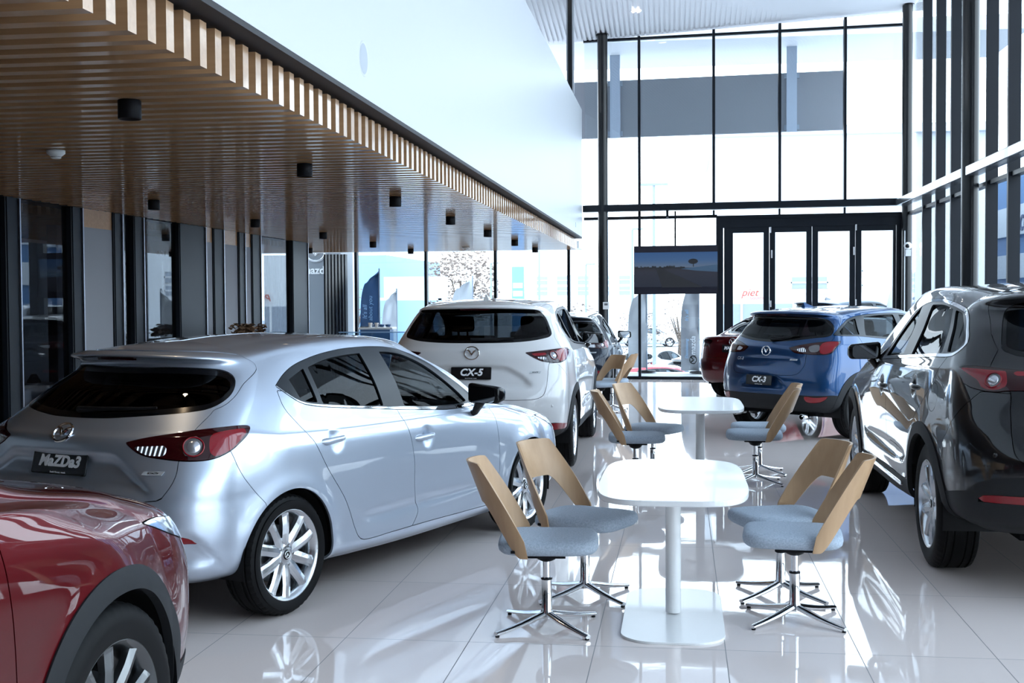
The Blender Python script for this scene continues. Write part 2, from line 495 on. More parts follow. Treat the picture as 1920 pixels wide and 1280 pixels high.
# ---------------------------------------------------------------- wheels
WCACHE = {}
def wheel_meshes(RT, RW, TW, style, n=150):
    key = (RT, RW, TW, style)
    if key in WCACHE: return WCACHE[key]
    h = TW/2
    # tyre: profile in (r, w), axis = local Y, outward +Y
    prof = [(RW-.004, h-.022), (RW+.006, h-.010), (RW+.016, h-.006), ((RT+RW)/2-.004, h), ((RT+RW)/2+.012, h-.001), (RT-.030, h-.009), (RT-.012, h-.019), (RT-.003, h-.034)]
    for g in (h-.050, h*.28, -h*.28, -(h-.050)):
        prof += [(RT, g+.007), (RT-.007, g+.004), (RT-.007, g-.004), (RT, g-.007)]
    prof += [(RT-.003, -h+.034), (RT-.012, -h+.019), (RT-.030, -h+.009), ((RT+RW)/2, -h), (RW+.006, -h+.010), (RW-.004, -h+.022)]
    b = MB(); V = []; L = len(prof)
    for i in range(n):
        a = 2*math.pi*i/n
        for k, (r, w) in enumerate(prof):
            if i % 3 == 0 and (5 < k < 9 or L-9 < k < L-5): r -= .0045
            V.append((r*math.cos(a), w, r*math.sin(a)))
    F = []
    for i in range(n):
        j = (i+1) % n
        for k in range(L-1): F.append((i*L+k, i*L+k+1, j*L+k+1, j*L+k))
    b.add(V, F, True); tyre = b.mesh('tyre'); tyre.set_sharp_from_angle(angle=R_(28))
    tyre.materials.append(RUBBER)
    MY = Matrix(((1, 0, 0, 0), (0, 0, 1, 0), (0, -1, 0, 0), (0, 0, 0, 1)))      # lathe z -> +y
    nsp, pair, dark, wid = style
    b = MB()
    b.lathe([(RW-.012, -h+.02), (RW-.03, -h+.05), (RW-.034, 0), (RW-.028, h-.055), (RW-.014, h-.03), (RW-.004, h-.018), (RW+.004, h-.012), (RW+.007, h-.009), (RW+.004, h-.0105)], 72, MY)
    hubz = h-.034
    for s in range(nsp):
        base = 2*math.pi*s/nsp
        for sg in ((-1, 1) if pair else (0,)):
            rr = [.030, .070, .11, .16, RW-.030, RW-.005]
            rows = []
            for r in rr:
                t = (r-.03)/(RW-.035)
                w = (.5*wid)*(1.05-.25*t)*(1+.35*max(0, (t-.8)/.2))
                off = sg*(.016+pair*.5*t*RW*.55)
                y = hubz-.004+.012*math.sin(t*math.pi*.75)+.006*t
                if t > .93: y = h-.020
                rows.append([(r, off-w, y-.034), (r, off-w, y-.010), (r, off-w*.15, y), (r, off+w*.55, y-.004), (r, off+w, y-.014), (r, off+w, y-.034)])
            V = []
            c, sn = math.cos(base), math.sin(base)
            for row in rows:
                for (x, o, y) in row: V.append((x*c-o*sn, y, x*sn+o*c))
            F = []; FE = []
            for i in range(len(rows)-1):
                for k in range(5): (F if k in (1, 2, 3) or not dark else FE).append((i*6+k, i*6+k+1, (i+1)*6+k+1, (i+1)*6+k)[::-1])
            b.add(V, F, False)
            if FE: b.add(V, FE, False, 1)
    b.lathe([(0.001, hubz+.002), (.04, hubz+.001), (.068, hubz-.008), (.074, hubz-.034)], 40, MY)
    for k in range(5):
        a = 2*math.pi*(k+.5)/5
        T = MY.copy(); T.translation = (.056*math.cos(a), 0, .056*math.sin(a))
        b.lathe([(.001, hubz+.0005), (.009, hubz), (.010, hubz-.010), (.0155, hubz-.004)], 12, T, mi=2)
    rim = b.mesh('rim'); rim.materials.append(ALLOYD if dark else ALLOY); rim.materials.append(ALLOY); rim.materials.append(DISC)
    b = MB(); b.lathe([(.02, 0), (.150, 0), (.150, -.022), (.02, -.022)], 48, MY @ Matrix.Translation((0, 0, hubz-.085)))
    b.box(-.155, -.075, hubz-.125, hubz-.062, -.075, .075, .012)
    disc = b.mesh('brake_disc'); disc.materials.append(DISC)
    b = MB(); b.lathe([(0.001, hubz+.006), (.020, hubz+.006), (.026, hubz+.004), (.028, hubz)], 32, MY)
    cap = b.mesh('centre_cap'); cap.materials.append(GLOSSBLK)
    b = emblem_mb(.021, .0016); b.v = [(x, hubz+.0075+z, -y*1.) for x, y, z in b.v]
    logo = b.mesh('cap_emblem'); logo.materials.append(CHROME)
    WCACHE[key] = (tyre, rim, disc, cap, logo)
    return WCACHE[key]
def emblem_mb(r, t):
    """oval ring with a winged M, drawn in xy, radius r, wire t, facing +z"""
    b = MB()
    ring = [(r*math.cos(a), r*.88*math.sin(a), 0) for a in [2*math.pi*k/40 for k in range(40)]]
    b.tube(ring, t*1.25, 6, closed=True)
    pts = [(-.80, .50), (-.55, .42), (-.30, .22), (-.10, -.10), (0, -.30), (.10, -.10), (.30, .22), (.55, .42), (.80, .50)]
    b.tube([(x*r, y*r, 0) for x, y in pts], [t*1.0, t*1.5, t*1.9, t*1.7, t*1.2, t*1.7, t*1.9, t*1.5, t*1.0], 6)
    return b
def add_wheel(car, cx, y, RT, RW, TW, style, right, steer=0.):
    w = empty('wheel', (cx, y, RT), math.pi+steer if right else steer, car)
    for nme, me in zip(('tyre', 'rim', 'brake_disc', 'centre_cap', 'cap_emblem'), wheel_meshes(RT, RW, TW, style)):
        link(nme, me, None, w)
    return w

def mirror_mb():
    """door mirror, seen from behind: shell (outward +y)"""
    bm = bmesh.new(); bmesh.ops.create_cube(bm, size=1)
    for v in bm.verts:
        x, y, z = v.co
        w = .24; hh = .145 if y < 0 else .12; d = .13
        v.co = Vector((x*d*(1 if x < 0 else (.75)), (y+.5)*w, z*(hh*(1 if x < 0 else .72))+(.012 if y < 0 else 0)))
    bmesh.ops.subdivide_edges(bm, edges=bm.edges[:], cuts=1, use_grid_fill=True)
    bmesh.ops.bevel(bm, geom=[e for e in bm.edges if e.calc_face_angle(0) > .5], offset=.028, segments=4, affect='EDGES', profile=.5)
    return bm

def add_interior(car, S):
    """dark seats, dashboard and steering wheel seen through the glass"""
    xf, xr, zb, hw = S['seat_f'], S['seat_r'], S['seat_z'], S['seat_w']
    for nme, x0, ys in (('front_seat', xf, (hw, -hw)), ):
        for y in ys:
            b = MB(); b.box(x0-.05, x0+.45, y-.25, y+.25, zb-.12, zb+.06, .05)
            M = Matrix.Translation((x0, y, zb)) @ Matrix.Rotation(R_(-18), 4, 'Y')
            b.box(-.07, .06, -.24, .24, 0, .58, .05, M); b.box(-.05, .05, -.13, .13, .63, .80, .045, M)
            b.box(-.01, .01, -.06, -.04, .55, .66, 0, M); b.box(-.01, .01, .04, .06, .55, .66, 0, M)
            b.build(nme, SEAT, car, sharp=40)
    b = MB(); b.box(xr-.05, xr+.45, -.6, .6, zb-.10, zb+.06, .05)
    M = Matrix.Translation((xr, 0, zb)) @ Matrix.Rotation(R_(-22), 4, 'Y')
    b.box(-.08, .06, -.62, .62, 0, .50, .05, M)
    for y in (-.38, 0, .38): b.box(-.04, .05, y-.12, y+.12, .49, .62, .04, M)
    b.build('rear_seat', SEAT, car, sharp=40)
    xd, zd = S['dash']
    b = MB(); b.box(xd-.02, xd+.5, -.66, .66, zd-.35, zd-.02, .07); b.box(xd-.02, xd+.10, -.52, -.18, zd-.06, zd+.035, .03)
    b.box(xd-.03, xd+.02, -.11, .11, zd-.04, zd+.07, .01)
    b.build('dashboard', SEAT, car, sharp=40)
    M = Matrix.Translation((xd-.22, -hw, zd-.04)) @ Matrix.Rotation(R_(68), 4, 'Y')
    ringp = [tuple(M @ Vector((.185*math.cos(a), .185*math.sin(a), 0))) for a in [2*math.pi*k/40 for k in range(40)]]
    b = MB(); b.tube(ringp, .016, 8, closed=True)
    b.box(-.06, .06, -.07, .07, -.02, .02, .015, M); b.box(-.02, .02, -.18, .18, -.008, .008, 0, M); b.box(-.18, 0, -.02, .02, -.008, .008, 0, M)
    b.tube([tuple(M @ Vector((0, 0, 0))), tuple(M @ Vector((0, 0, .3)))], .03, 8)
    b.build('steering_wheel', BLK, car, sharp=40)

def plate(car, M, text, size, sub=True):
    """black dealer plate with its raised name; xy in the plate plane, +z outward"""
    b = MB(); b.prism(rrect(.384, .120, .010), 0, .010, M, .002)
    p = b.build('number_plate', PLATE, car)
    b = MB(); b.tube([tuple(M @ Vector((x, y, .010))) for x, y in rrect(.374, .110, .008)], .0018, 6, closed=True); b.build('plate_border', BLK, p)
    text_mesh('plate_name', text, size, WHITE_TXT, p, M @ Matrix.Translation((0, .006, .0108)), .0012, .22, bold=.0032, space=1.06)
    if sub: text_mesh('dealer_line', 'South Morang  mazda', .0125, WHITE_TXT, p, M @ Matrix.Translation((.0, -.0485, .0105)), .0006)
    return p

def build_car(name, S, pm, label, O, heading, q=1.0, steer=0., z=0., **kw):
    """S: body description; everything is built in car space and hung on one empty at the rear axle on the ground"""
    car = tag(empty(name, (O[0], O[1], z), heading), label, kw.get('cat', 'car'))
    detail = kw.get('detail', True); style = kw.get('style', S.get('style', (5, 1, False, .036)))
    g = .0022
    p = car_patch(S, q); full = p
    WB, RT, Ra, TR = S['WB'], S['RT'], S['arch'], S['TR']
    def archphi(pp, R):
        A = pp.A
        f = np.minimum(np.hypot(A[:, 0], A[:, 2]-RT), np.hypot(A[:, 0]-WB, A[:, 2]-RT))-R
        return np.where(A[:, 1] < .45, np.maximum(f, .05), f)
    _, p = p.split(archphi(p, Ra))
    liner = p
    F = S['feat']
    def P(k): return spl(F[k])
    def take(p, dom, poly, gap=g, extra=None):
        """cut an outline out of p, leaving a gap line; returns (piece, rest)"""
        phi = p.poly(dom, poly)
        if extra is not None: phi = np.maximum(phi, extra(p))
        inn, rest = p.split(phi-gap)
        if gap:
            phi = inn.poly(dom, poly)
            if extra is not None: phi = np.maximum(phi, extra(inn))
            inn, _ = inn.split(phi+gap)
        return inn, rest
    side = lambda pp: .35-pp.A[:, 1]
    rear = lambda pp: pp.A[:, 6]-F.get('rearS', 1.6)
    rearlow = lambda pp: np.maximum(pp.A[:, 6]-F.get('rearS', 1.6), pp.A[:, 0]-F.get('rearX', .35))
    front = lambda pp: np.maximum(pp.A[:, 7]-F.get('frontF', 1.9), F.get('frontX', 1.9)-pp.A[:, 0])
    # --- cladding on the arches, sills and bumper skirts
    if 'clad' in F:
        c, p = p.split(archphi(p, Ra+F['clad']))
        lowf = lambda pp: pp.A[:, 2]-np.interp(pp.A[:, 6], *F['cladline'])
        c2, p = p.split(lowf(p))
        if detail and 'fog' in F:
            fg, c2 = take(c2, 'Sz', P('fog'), .001, rear)
            cpair('rear_reflector', fg, REDL, car, off=.004)
        for cc in c.split(c.A[:, 0]-WB/2): cpair('wheel_arch_trim', cc, CLAD, car, off=.007, lip=.03)
        bk, c2 = c2.split(c2.A[:, 0]+.0); sl, fr_ = c2.split(c2.A[:, 0]-WB)
        cpart('rear_skirt', bk, CLAD, car, off=.004, lip=.02); cpair('sill_cladding', sl, CLAD, car, off=.004, lip=.02); cpart('front_skirt', fr_, CLAD, car, off=.004, lip=.02)
    elif detail and 'fog' in F:
        fg, p = take(p, 'Sz', P('fog'), .001, rear)
        cpair('rear_reflector', fg, REDL, car, off=.001)
    # --- glass house
    dlo, p = take(p, 'xz', P('dlo'), .0015, side)
    if 'chrome' in F:
        ch, dlo = take(dlo, 'xz', P('chrome'), 0., side)
        cpair('window_strip', ch, CHROME, car, off=.003)
    if 'chrome_ring' in F:
        w_ = F['chrome_ring']
        dlo, ch = dlo.split(dlo.poly('xz', P('dlo'))+w_)
        cpair('window_surround', ch, CHROME, car, off=.003)
    holes = []
    gm = {'quarter_glass': PRIVACY if S.get('tint', True) else CARGLASS, 'rear_door_glass': PRIVACY if S.get('tint', True) else CARGLASS, 'front_door_glass': CARGLASS}
    gl = []
    for nme, key in (('quarter_glass', 'qg'), ('rear_door_glass', 'rdg'), ('front_door_glass', 'fdg')):
        if key in F:
            gp, dlo = take(dlo, 'xz', P(key), 0., side); gl.append((nme, gp)); holes.append(('xz', P(key), side))
    for nme, gp in gl: cpair(nme, gp, gm[nme], car, lip=.0, off=-.010)
    if detail and 'pillar' in F:
        cpair('window_frame', dlo, TRIM, car, lip=.02)
    else: cpair('window_frame', dlo, TRIM, car, lip=.02)
    rg_, p = take(p, 'Sz', P('rglass'), .002, rear)
    rgg, rgf = take(rg_, 'Sz', P('rglass'), 0., lambda pp: pp.poly('Sz', P('rglass'))+.028)
    cpart('rear_window', rgg, PRIVACY, car, lip=0., off=-.004); cpart('rear_window_band', rgf, GLOSSBLK, car, lip=.004, off=-.004)
    holes.append(('Sz', P('rglass'), rear))
    ws, p = take(p, 'fV', P('wscreen'), .002, lambda pp: F.get('wsx', 1.2)-pp.A[:, 0])
    cpart('windscreen', ws, CARGLASS, car, lip=0., off=-.004)
    holes.append(('fV', P('wscreen'), lambda pp: F.get('wsx', 1.2)-pp.A[:, 0]))
    # --- lamps
    lamp, p = take(p, 'Sz', P('lamp'), .002, rearlow)
    def lamp_parts(lamp):
        L = []
        for key, m in (('rev', CLEARL), ('lens', LENSG), ('red2', REDL), ('red', REDL)):
            if key in F:
                poly = P(key)
                a, lamp = take(lamp, 'Sz', poly, 0., rear); L.append((a, m, key))
        return L, lamp
    L, lbase = lamp_parts(lamp)
    names = dict(rev='reverse_lens', lens='ring_lens', red='red_lens', red2='red_lens')
    for s in (1, -1):
        b = cpart('tail_light', lbase, S.get('lampbase', REDD), car, (s,), .01, .004)
        for a, m, key in L:
            if a.F: cpart(names[key], a, m, b, (s,), .004, .006 if key == 'lens' else .0045)
        if 'lensring' in F:
            (qs, qz, qr) = F['lensring']
            pos, nor = surf(full, 'Sz', (qs, qz)); M = frame_at(pos+nor*.006, nor, m=s)
            rb = MB(); rb.tube([tuple(M @ Vector((qr*math.cos(t), qr*math.sin(t), 0))) for t in [2*math.pi*k/28 for k in range(28)]], .004, 6, closed=True)
            rb.build('lens_ring', REDL, b)
            rb = MB(); rb.lathe([(.001, .006), (qr*.62, .004), (qr*.7, -.004)], 20, M); rb.build('bulb', BULB, b)
    if 'head' in F:
        hl, p = take(p, 'fz', P('head'), .002, front)
        for o in cpair('headlight', hl, HEADL, car, lip=.01, off=.003):
            pass
    if 'grille' in F:
        gr, p = take(p, 'fz', P('grille'), .002, front)
        cpart('grille', gr, GLOSSBLK, car)
    # --- panels
    tg = None
    if 'tgate' in F:
        tg, p = take(p, 'Sz', P('tgate'), g, rearlow)
    if 'hood' in F:
        hd, p = take(p, 'fV', P('hood'), g, lambda pp: F.get('wsx', 1.2)-pp.A[:, 0])
        cpart('bonnet', hd, pm, car)
    doors = []
    for nme, key in (('rear_door', 'rdoor'), ('front_door', 'fdoor')):
        if key in F:
            d, p = take(p, 'xz', P(key), g, side)
            doors.append((nme, cpair(nme, d, pm, car)))
    if 'fuel' in F:
        fx, fz, fr = F['fuel']
        circ = np.array([(fx+fr*math.cos(t), fz+fr*math.sin(t)) for t in np.linspace(0, 2*np.pi, 33)[:-1]])
        d, p = take(p, 'xz', circ, .0015, side); cpair('fuel_flap', d, pm, car)
    if 'bumper' in F:
        bp, p = take(p, 'Sz', P('bumper'), .0016, rearlow); cpart('rear_bumper', bp, pm, car)
    cpart('body_shell', p, pm, car)
    tgo = None
    if tg is not None:
        if 'spoiler' in F:
            sp, tg = take(tg, 'SV', P('spoiler'), 0., rear); 
            spo = cpart('rear_spoiler', sp, pm, car)
        tgo = cpart('tailgate', tg, pm, car)
    # --- dark backing behind gaps and inside
    for dom, poly, ex in holes: _, liner = take(liner, dom, poly, 0.006, ex)
    cpart('inner_lining', liner, DARK, car, lip=0., off=-.022)
    # --- floor pan, wheel wells
    zs = S.get('pan', .2); xr_, xf_ = S['rings'][0]['r'][0]+.10, S['rings'][0]['f'][0]-.10
    b = MB()
    b.box(Ra+.02, WB-Ra-.02, -.76, .76, zs, zs+.04); b.box(xr_, -Ra-.02, -.62, .62, zs+.06, zs+.10); b.box(WB+Ra+.02, xf_, -.60, .60, zs+.03, zs+.07)
    b.box(-Ra-.02, Ra+.02, -.5, .5, zs+.10, zs+.14); b.box(WB-Ra-.02, WB+Ra+.02, -.5, .5, zs+.10, zs+.14)
    b.tube([(0, -TR+.05, RT), (0, TR-.05, RT)], .04, 8); b.tube([(WB, -TR+.05, RT), (WB, TR-.05, RT)], .03, 8)
    b.build('underbody', DARK, car)
    for cx in (0, WB):
        for s in (1, -1):
            a0, a1 = R_(-12), R_(192); n = 28; V = []; Fc = []
            for i in range(n+1):
                a = a0+(a1-a0)*i/n
                x, z = cx+(Ra+.004)*math.cos(a), RT+(Ra+.004)*math.sin(a)
                V += [(x, s*.50, z), (x, s*(S['yw']-.02), z)]
            for i in range(n): Fc.append((2*i, 2*i+1, 2*i+3, 2*i+2))
            V.append((cx, s*.50, RT-.05)); k = len(V)-1
            for i in range(n): Fc.append((2*i, 2*i+2, k))
            MB().add(V, Fc, True).build('wheel_well', BLK, car)
            add_wheel(car, cx, s*TR, RT, S['RW'], S['TW'], style, s < 0, steer if cx else 0.)
    # --- mirrors
    mx, my, mz = S['mirror']
    for s in (1, -1):
        bm = mirror_mb()
        for v in bm.verts: v.co = Vector((mx-v.co.x*-1, s*(my+v.co.y), mz+v.co.z))
        if s < 0: bmesh.ops.reverse_faces(bm, faces=bm.faces[:])
        bmesh.ops.recalc_face_normals(bm, faces=bm.faces[:])
        me = bpy.data.meshes.new('door_mirror'); bm.to_mesh(me); bm.free()
        me.polygons.foreach_set('use_smooth', [True]*len(me.polygons)); me.set_sharp_from_angle(angle=R_(50))
        mo = link('door_mirror', me, kw.get('mirror_mat', GLOSSBLK), car)
        b = MB(); b.tube([(mx+.03, s*(my-.09), mz-.16), (mx+.01, s*(my+.02), mz-.12), (mx, s*(my+.07), mz-.05)], [.035, .03, .04], 10, flat=.7); b.build('mirror_stalk', GLOSSBLK, mo, sharp=40)
        b = MB(); M = Matrix.Translation((mx-.0665, s*(my+.118), mz+.002)) @ Matrix(((0, 0, -1, 0), (1, 0, 0, 0), (0, 1, 0, 0), (0, 0, 0, 1)))
        b.prism(rrect(.19, .10, .03), 0, .003, M); b.build('mirror_pane', MIRRORM, mo)
    # --- rear trimmings
    rp = tgo or car
    if detail:
        if 'emblem' in F:
            pos, nor = surf(full, 'Sz', (0, F['emblem'])); pos.y = 0; nor.y = 0; nor.z *= .35; nor.normalize()
            e = emblem_mb(S.get('emr', .062), .0055); M = frame_at(pos+nor*S.get('emo', .010), nor); e.v = [tuple(M @ Vector(v)) for v in e.v]
            e.build('emblem', CHROME, car, sharp=40)
        if 'plate' in F:
            x, z, tilt = F['plate']
            n = Vector((-math.cos(R_(tilt)), 0, math.sin(R_(tilt))))
            plate(car, frame_at(Vector((x, 0, z)), n), S['ptext'], S.get('psize', .072))
        if 'badge' in F:
            bs, bz, bw = F['badge']
            pos, nor = surf(full, 'Sz', (bs, bz)); M = frame_at(pos+nor*.002, nor, m=-1)
            b = MB(); b.prism([(-bw/2-.006, -.010), (bw/2-.006, -.010), (bw/2+.006, .010), (-bw/2+.006, .010)], 0, .003, M); bo = b.build('technology_badge', mat('badge_grey', (.50, .51, .53), .3, .3), car)
            text_mesh('badge_letters', 'SKYACTIV', .0125, PLATE, bo, M @ Matrix.Translation((0, 0, .0032)), .0004, .2, bold=.0004)
        if 'name' in F:
            bs, bz, txt, hh = F['name']
            pos, nor = surf(full, 'Sz', (bs, bz)); M = frame_at(pos+nor*.003, nor, m=1)
            text_mesh('model_lettering', txt, hh, CHROME, car, M, .002, .15, bold=.0008)
        if 'wiper' in F:
            (s0, z0), (s1, z1) = F['wiper']; pts = []
            for t in np.linspace(0, 1, 6):
                ss = s0+(s1-s0)*t; pos, nor = surf(full, 'Sz', (abs(ss), z0+(z1-z0)*t)); sg = 1 if ss >= 0 else -1
                q_ = pos+nor*.018; pts.append((q_.x, q_.y*sg, q_.z))
            b = MB(); b.tube(pts, [.018, .014, .010, .009, .008, .006], 8); b.build('rear_wiper', BLK, car, sharp=40)
        if 'stop' in F:
            ss, sv, hw_ = F['stop']; M_ = None; b = MB(); V = []
            for t in np.linspace(-1, 1, 13):
                pos, nor = surf(full, 'SV', (abs(t)*hw_, sv)); nor = Vector((-1, 0, .15)).normalized()
                for dz in (.011, -.011): V.append((pos.x-.004, abs(pos.y)*(1 if t >= 0 else -1), pos.z+dz-.002))
            b.add(V, [(2*i, 2*i+1, 2*i+3, 2*i+2) for i in range(12)]); 
            V2 = [(x+.02, y, z) for x, y, z in V]; b.add(V2, [(2*i, 2*i+2, 2*i+3, 2*i+1) for i in range(12)])
            b.build('high_stop_light', REDD, car)
        if 'sensor' in F:
            for (ss, sz) in F['sensor']:
                pos, nor = surf(full, 'Sz', (ss, sz))
                for s in (1, -1):
                    M = frame_at(pos, nor, m=s); b = MB(); b.lathe([(.001, .003), (.009, .003), (.010, .001), (.012, .003), (.0135, 0)], 20, M); b.build('parking_sensor', pm, car)
        for (hx, hz) in F.get('handles', []):
            pos, nor = surf(full, 'xz', (hx, hz))
            for s in (1, -1):
                b = MB(); pts = []
                for t in np.linspace(-1, 1, 11):
                    pts.append((hx+t*.118, s*(pos.y+.030-.055*max(0, abs(t)-.5)), hz+.004*t))
                b.tube(pts, [.010, .016, .019, .019, .0185, .018, .0175, .017, .016, .014, .008], 10, flat=1.0); hh_ = b.build('door_handle', pm, car, sharp=40)
    if 'fin' in F:
        fx, fz = F['fin']; b = MB()
        b.add([(fx-.06, -.03, fz), (fx+.16, -.025, fz), (fx+.16, .025, fz), (fx-.06, .03, fz), (fx-.045, 0, fz+.062), (fx-.02, 0, fz+.06), (fx+.06, 0, fz+.025)],
              [(0, 1, 6, 5, 4), (2, 3, 4, 5, 6), (3, 0, 4), (1, 2, 6)], True); b.build('roof_fin', pm, car, sharp=30)
    if 'exhaust' in F:
        for (ex, ey, ez) in F['exhaust']:
            b = MB(); b.lathe([(.030, 0), (.036, 0), (.036, .18), (.030, .18), (.030, 0)], 24, Matrix.Translation((ex, ey, ez)) @ Matrix.Rotation(R_(90), 4, 'Y')); b.build('exhaust_tip', CHROME, car)
    if 'sill' in F:
        x0, x1, zz, yy = F['sill']
        for s in (1, -1): MB().box(x0, x1, yy*s-.012, yy*s+.012, zz-.014, zz+.014, .005).build('sill_strip', CHROME, car)
    if 'rails' in F:
        pts, rr = F['rails']
        for s in (1, -1):
            b = MB(); b.tube([(x, s*y, z) for x, y, z in pts], rr, 8); b.build('roof_rail', CHROME if not kw.get('rail_dark') else GLOSSBLK, car, sharp=40)
    if kw.get('interior', True): add_interior(car, S)
    return car
import math
import numpy as np
# ---------------------------------------------------------------- body shapes: rings from the sill to the roof spine
def rg(r, f, x, y, z, **k): return dict(r=r, f=f, x=x, y=y, z=z, **k)
HATCH = dict(WB=2.70, RT=.3175, RW=.232, TW=.215, TR=.78, arch=.352, rings=[
 rg((-.66, .27), (3.42, .21), [-.35, 0, 1.35, 2.7, 3.0], [.70, .80, .80, .80, .72], [.25, .23, .19, .20, .21]),
 rg((-.74, .32), (3.53, .26), [-.38, 0, 1.35, 2.7, 3.05], [.79, .865, .855, .865, .79], [.29, .27, .235, .25, .26]),
 rg((-.825, .46), (3.60, .42), [-.40, 0, 1.35, 2.7, 3.08], [.845, .885, .870, .889, .83], [.44, .42, .37, .40, .42], nr=2.7),
 rg((-.83, .62), (3.59, .57), [-.40, 0, 1.35, 2.7, 3.08], [.86, .893, .880, .897, .835], [.61, .60, .56, .57, .57], nr=2.7),
 rg((-.79, .75), (3.53, .70), [-.40, 0, 1.35, 2.7, 3.06], [.855, .896, .889, .896, .82], [.75, .74, .70, .69, .70], nr=2.7),
 rg((-.745, .87), (3.36, .79), [-.35, 0, 1.35, 2.6, 3.0], [.835, .888, .886, .875, .78], [.875, .87, .83, .81, .79], nr=2.4),
 rg((-.725, .955), (3.02, .895), [-.30, 0, 1.35, 2.3, 2.75], [.81, .862, .872, .845, .74], [.96, .935, .905, .90, .87], nr=2.3),
 rg((-.655, 1.01), (2.55, .975), [-.25, 0, 1.35, 1.9, 2.2], [.785, .838, .852, .845, .79], [1.01, .975, .945, .94, .94], nr=2.2),
 rg((-.45, 1.19), (2.08, 1.20), [-.05, 0.25, 1.0, 1.6, 1.84], [.695, .735, .765, .745, .705], [1.17, 1.165, 1.17, 1.17, 1.165], nr=2.15),
 rg((-.28, 1.335), (1.73, 1.37), [.08, .35, .85, 1.25, 1.50], [.575, .605, .632, .628, .597], [1.315, 1.36, 1.375, 1.365, 1.332], nr=2.3),
 rg((-.36, 1.362), (1.65, 1.405), [.06, .35, .85, 1.2, 1.44], [.54, .58, .606, .60, .566], [1.345, 1.387, 1.408, 1.40, 1.372], nr=2.8),
 rg((-.16, 1.405), (1.42, 1.43), [.12, .40, .8, 1.1, 1.28], [.34, .36, .38, .38, .35], [1.397, 1.425, 1.44, 1.435, 1.42], nr=3.0),
 rg((.02, 1.425), (1.2, 1.445), [.15, .40, .8, 1.0, 1.15], [.02, .02, .02, .02, .02], [1.43, 1.447, 1.457, 1.453, 1.447]),
])
def circ(cx, cz, r, n=24): return [(cx+r*math.cos(2*math.pi*k/n), cz+r*math.sin(2*math.pi*k/n)) for k in range(n)]
HATCH.update(yw=.885, style=(5, .80, False, .066), pan=.19, mirror=(1.93, .86, 1.03), seat_f=1.10, seat_r=.28, seat_z=.52, seat_w=.36, dash=(1.72, .98), tint=True,
 ptext='MaZDa3', psize=.078, emr=.060)
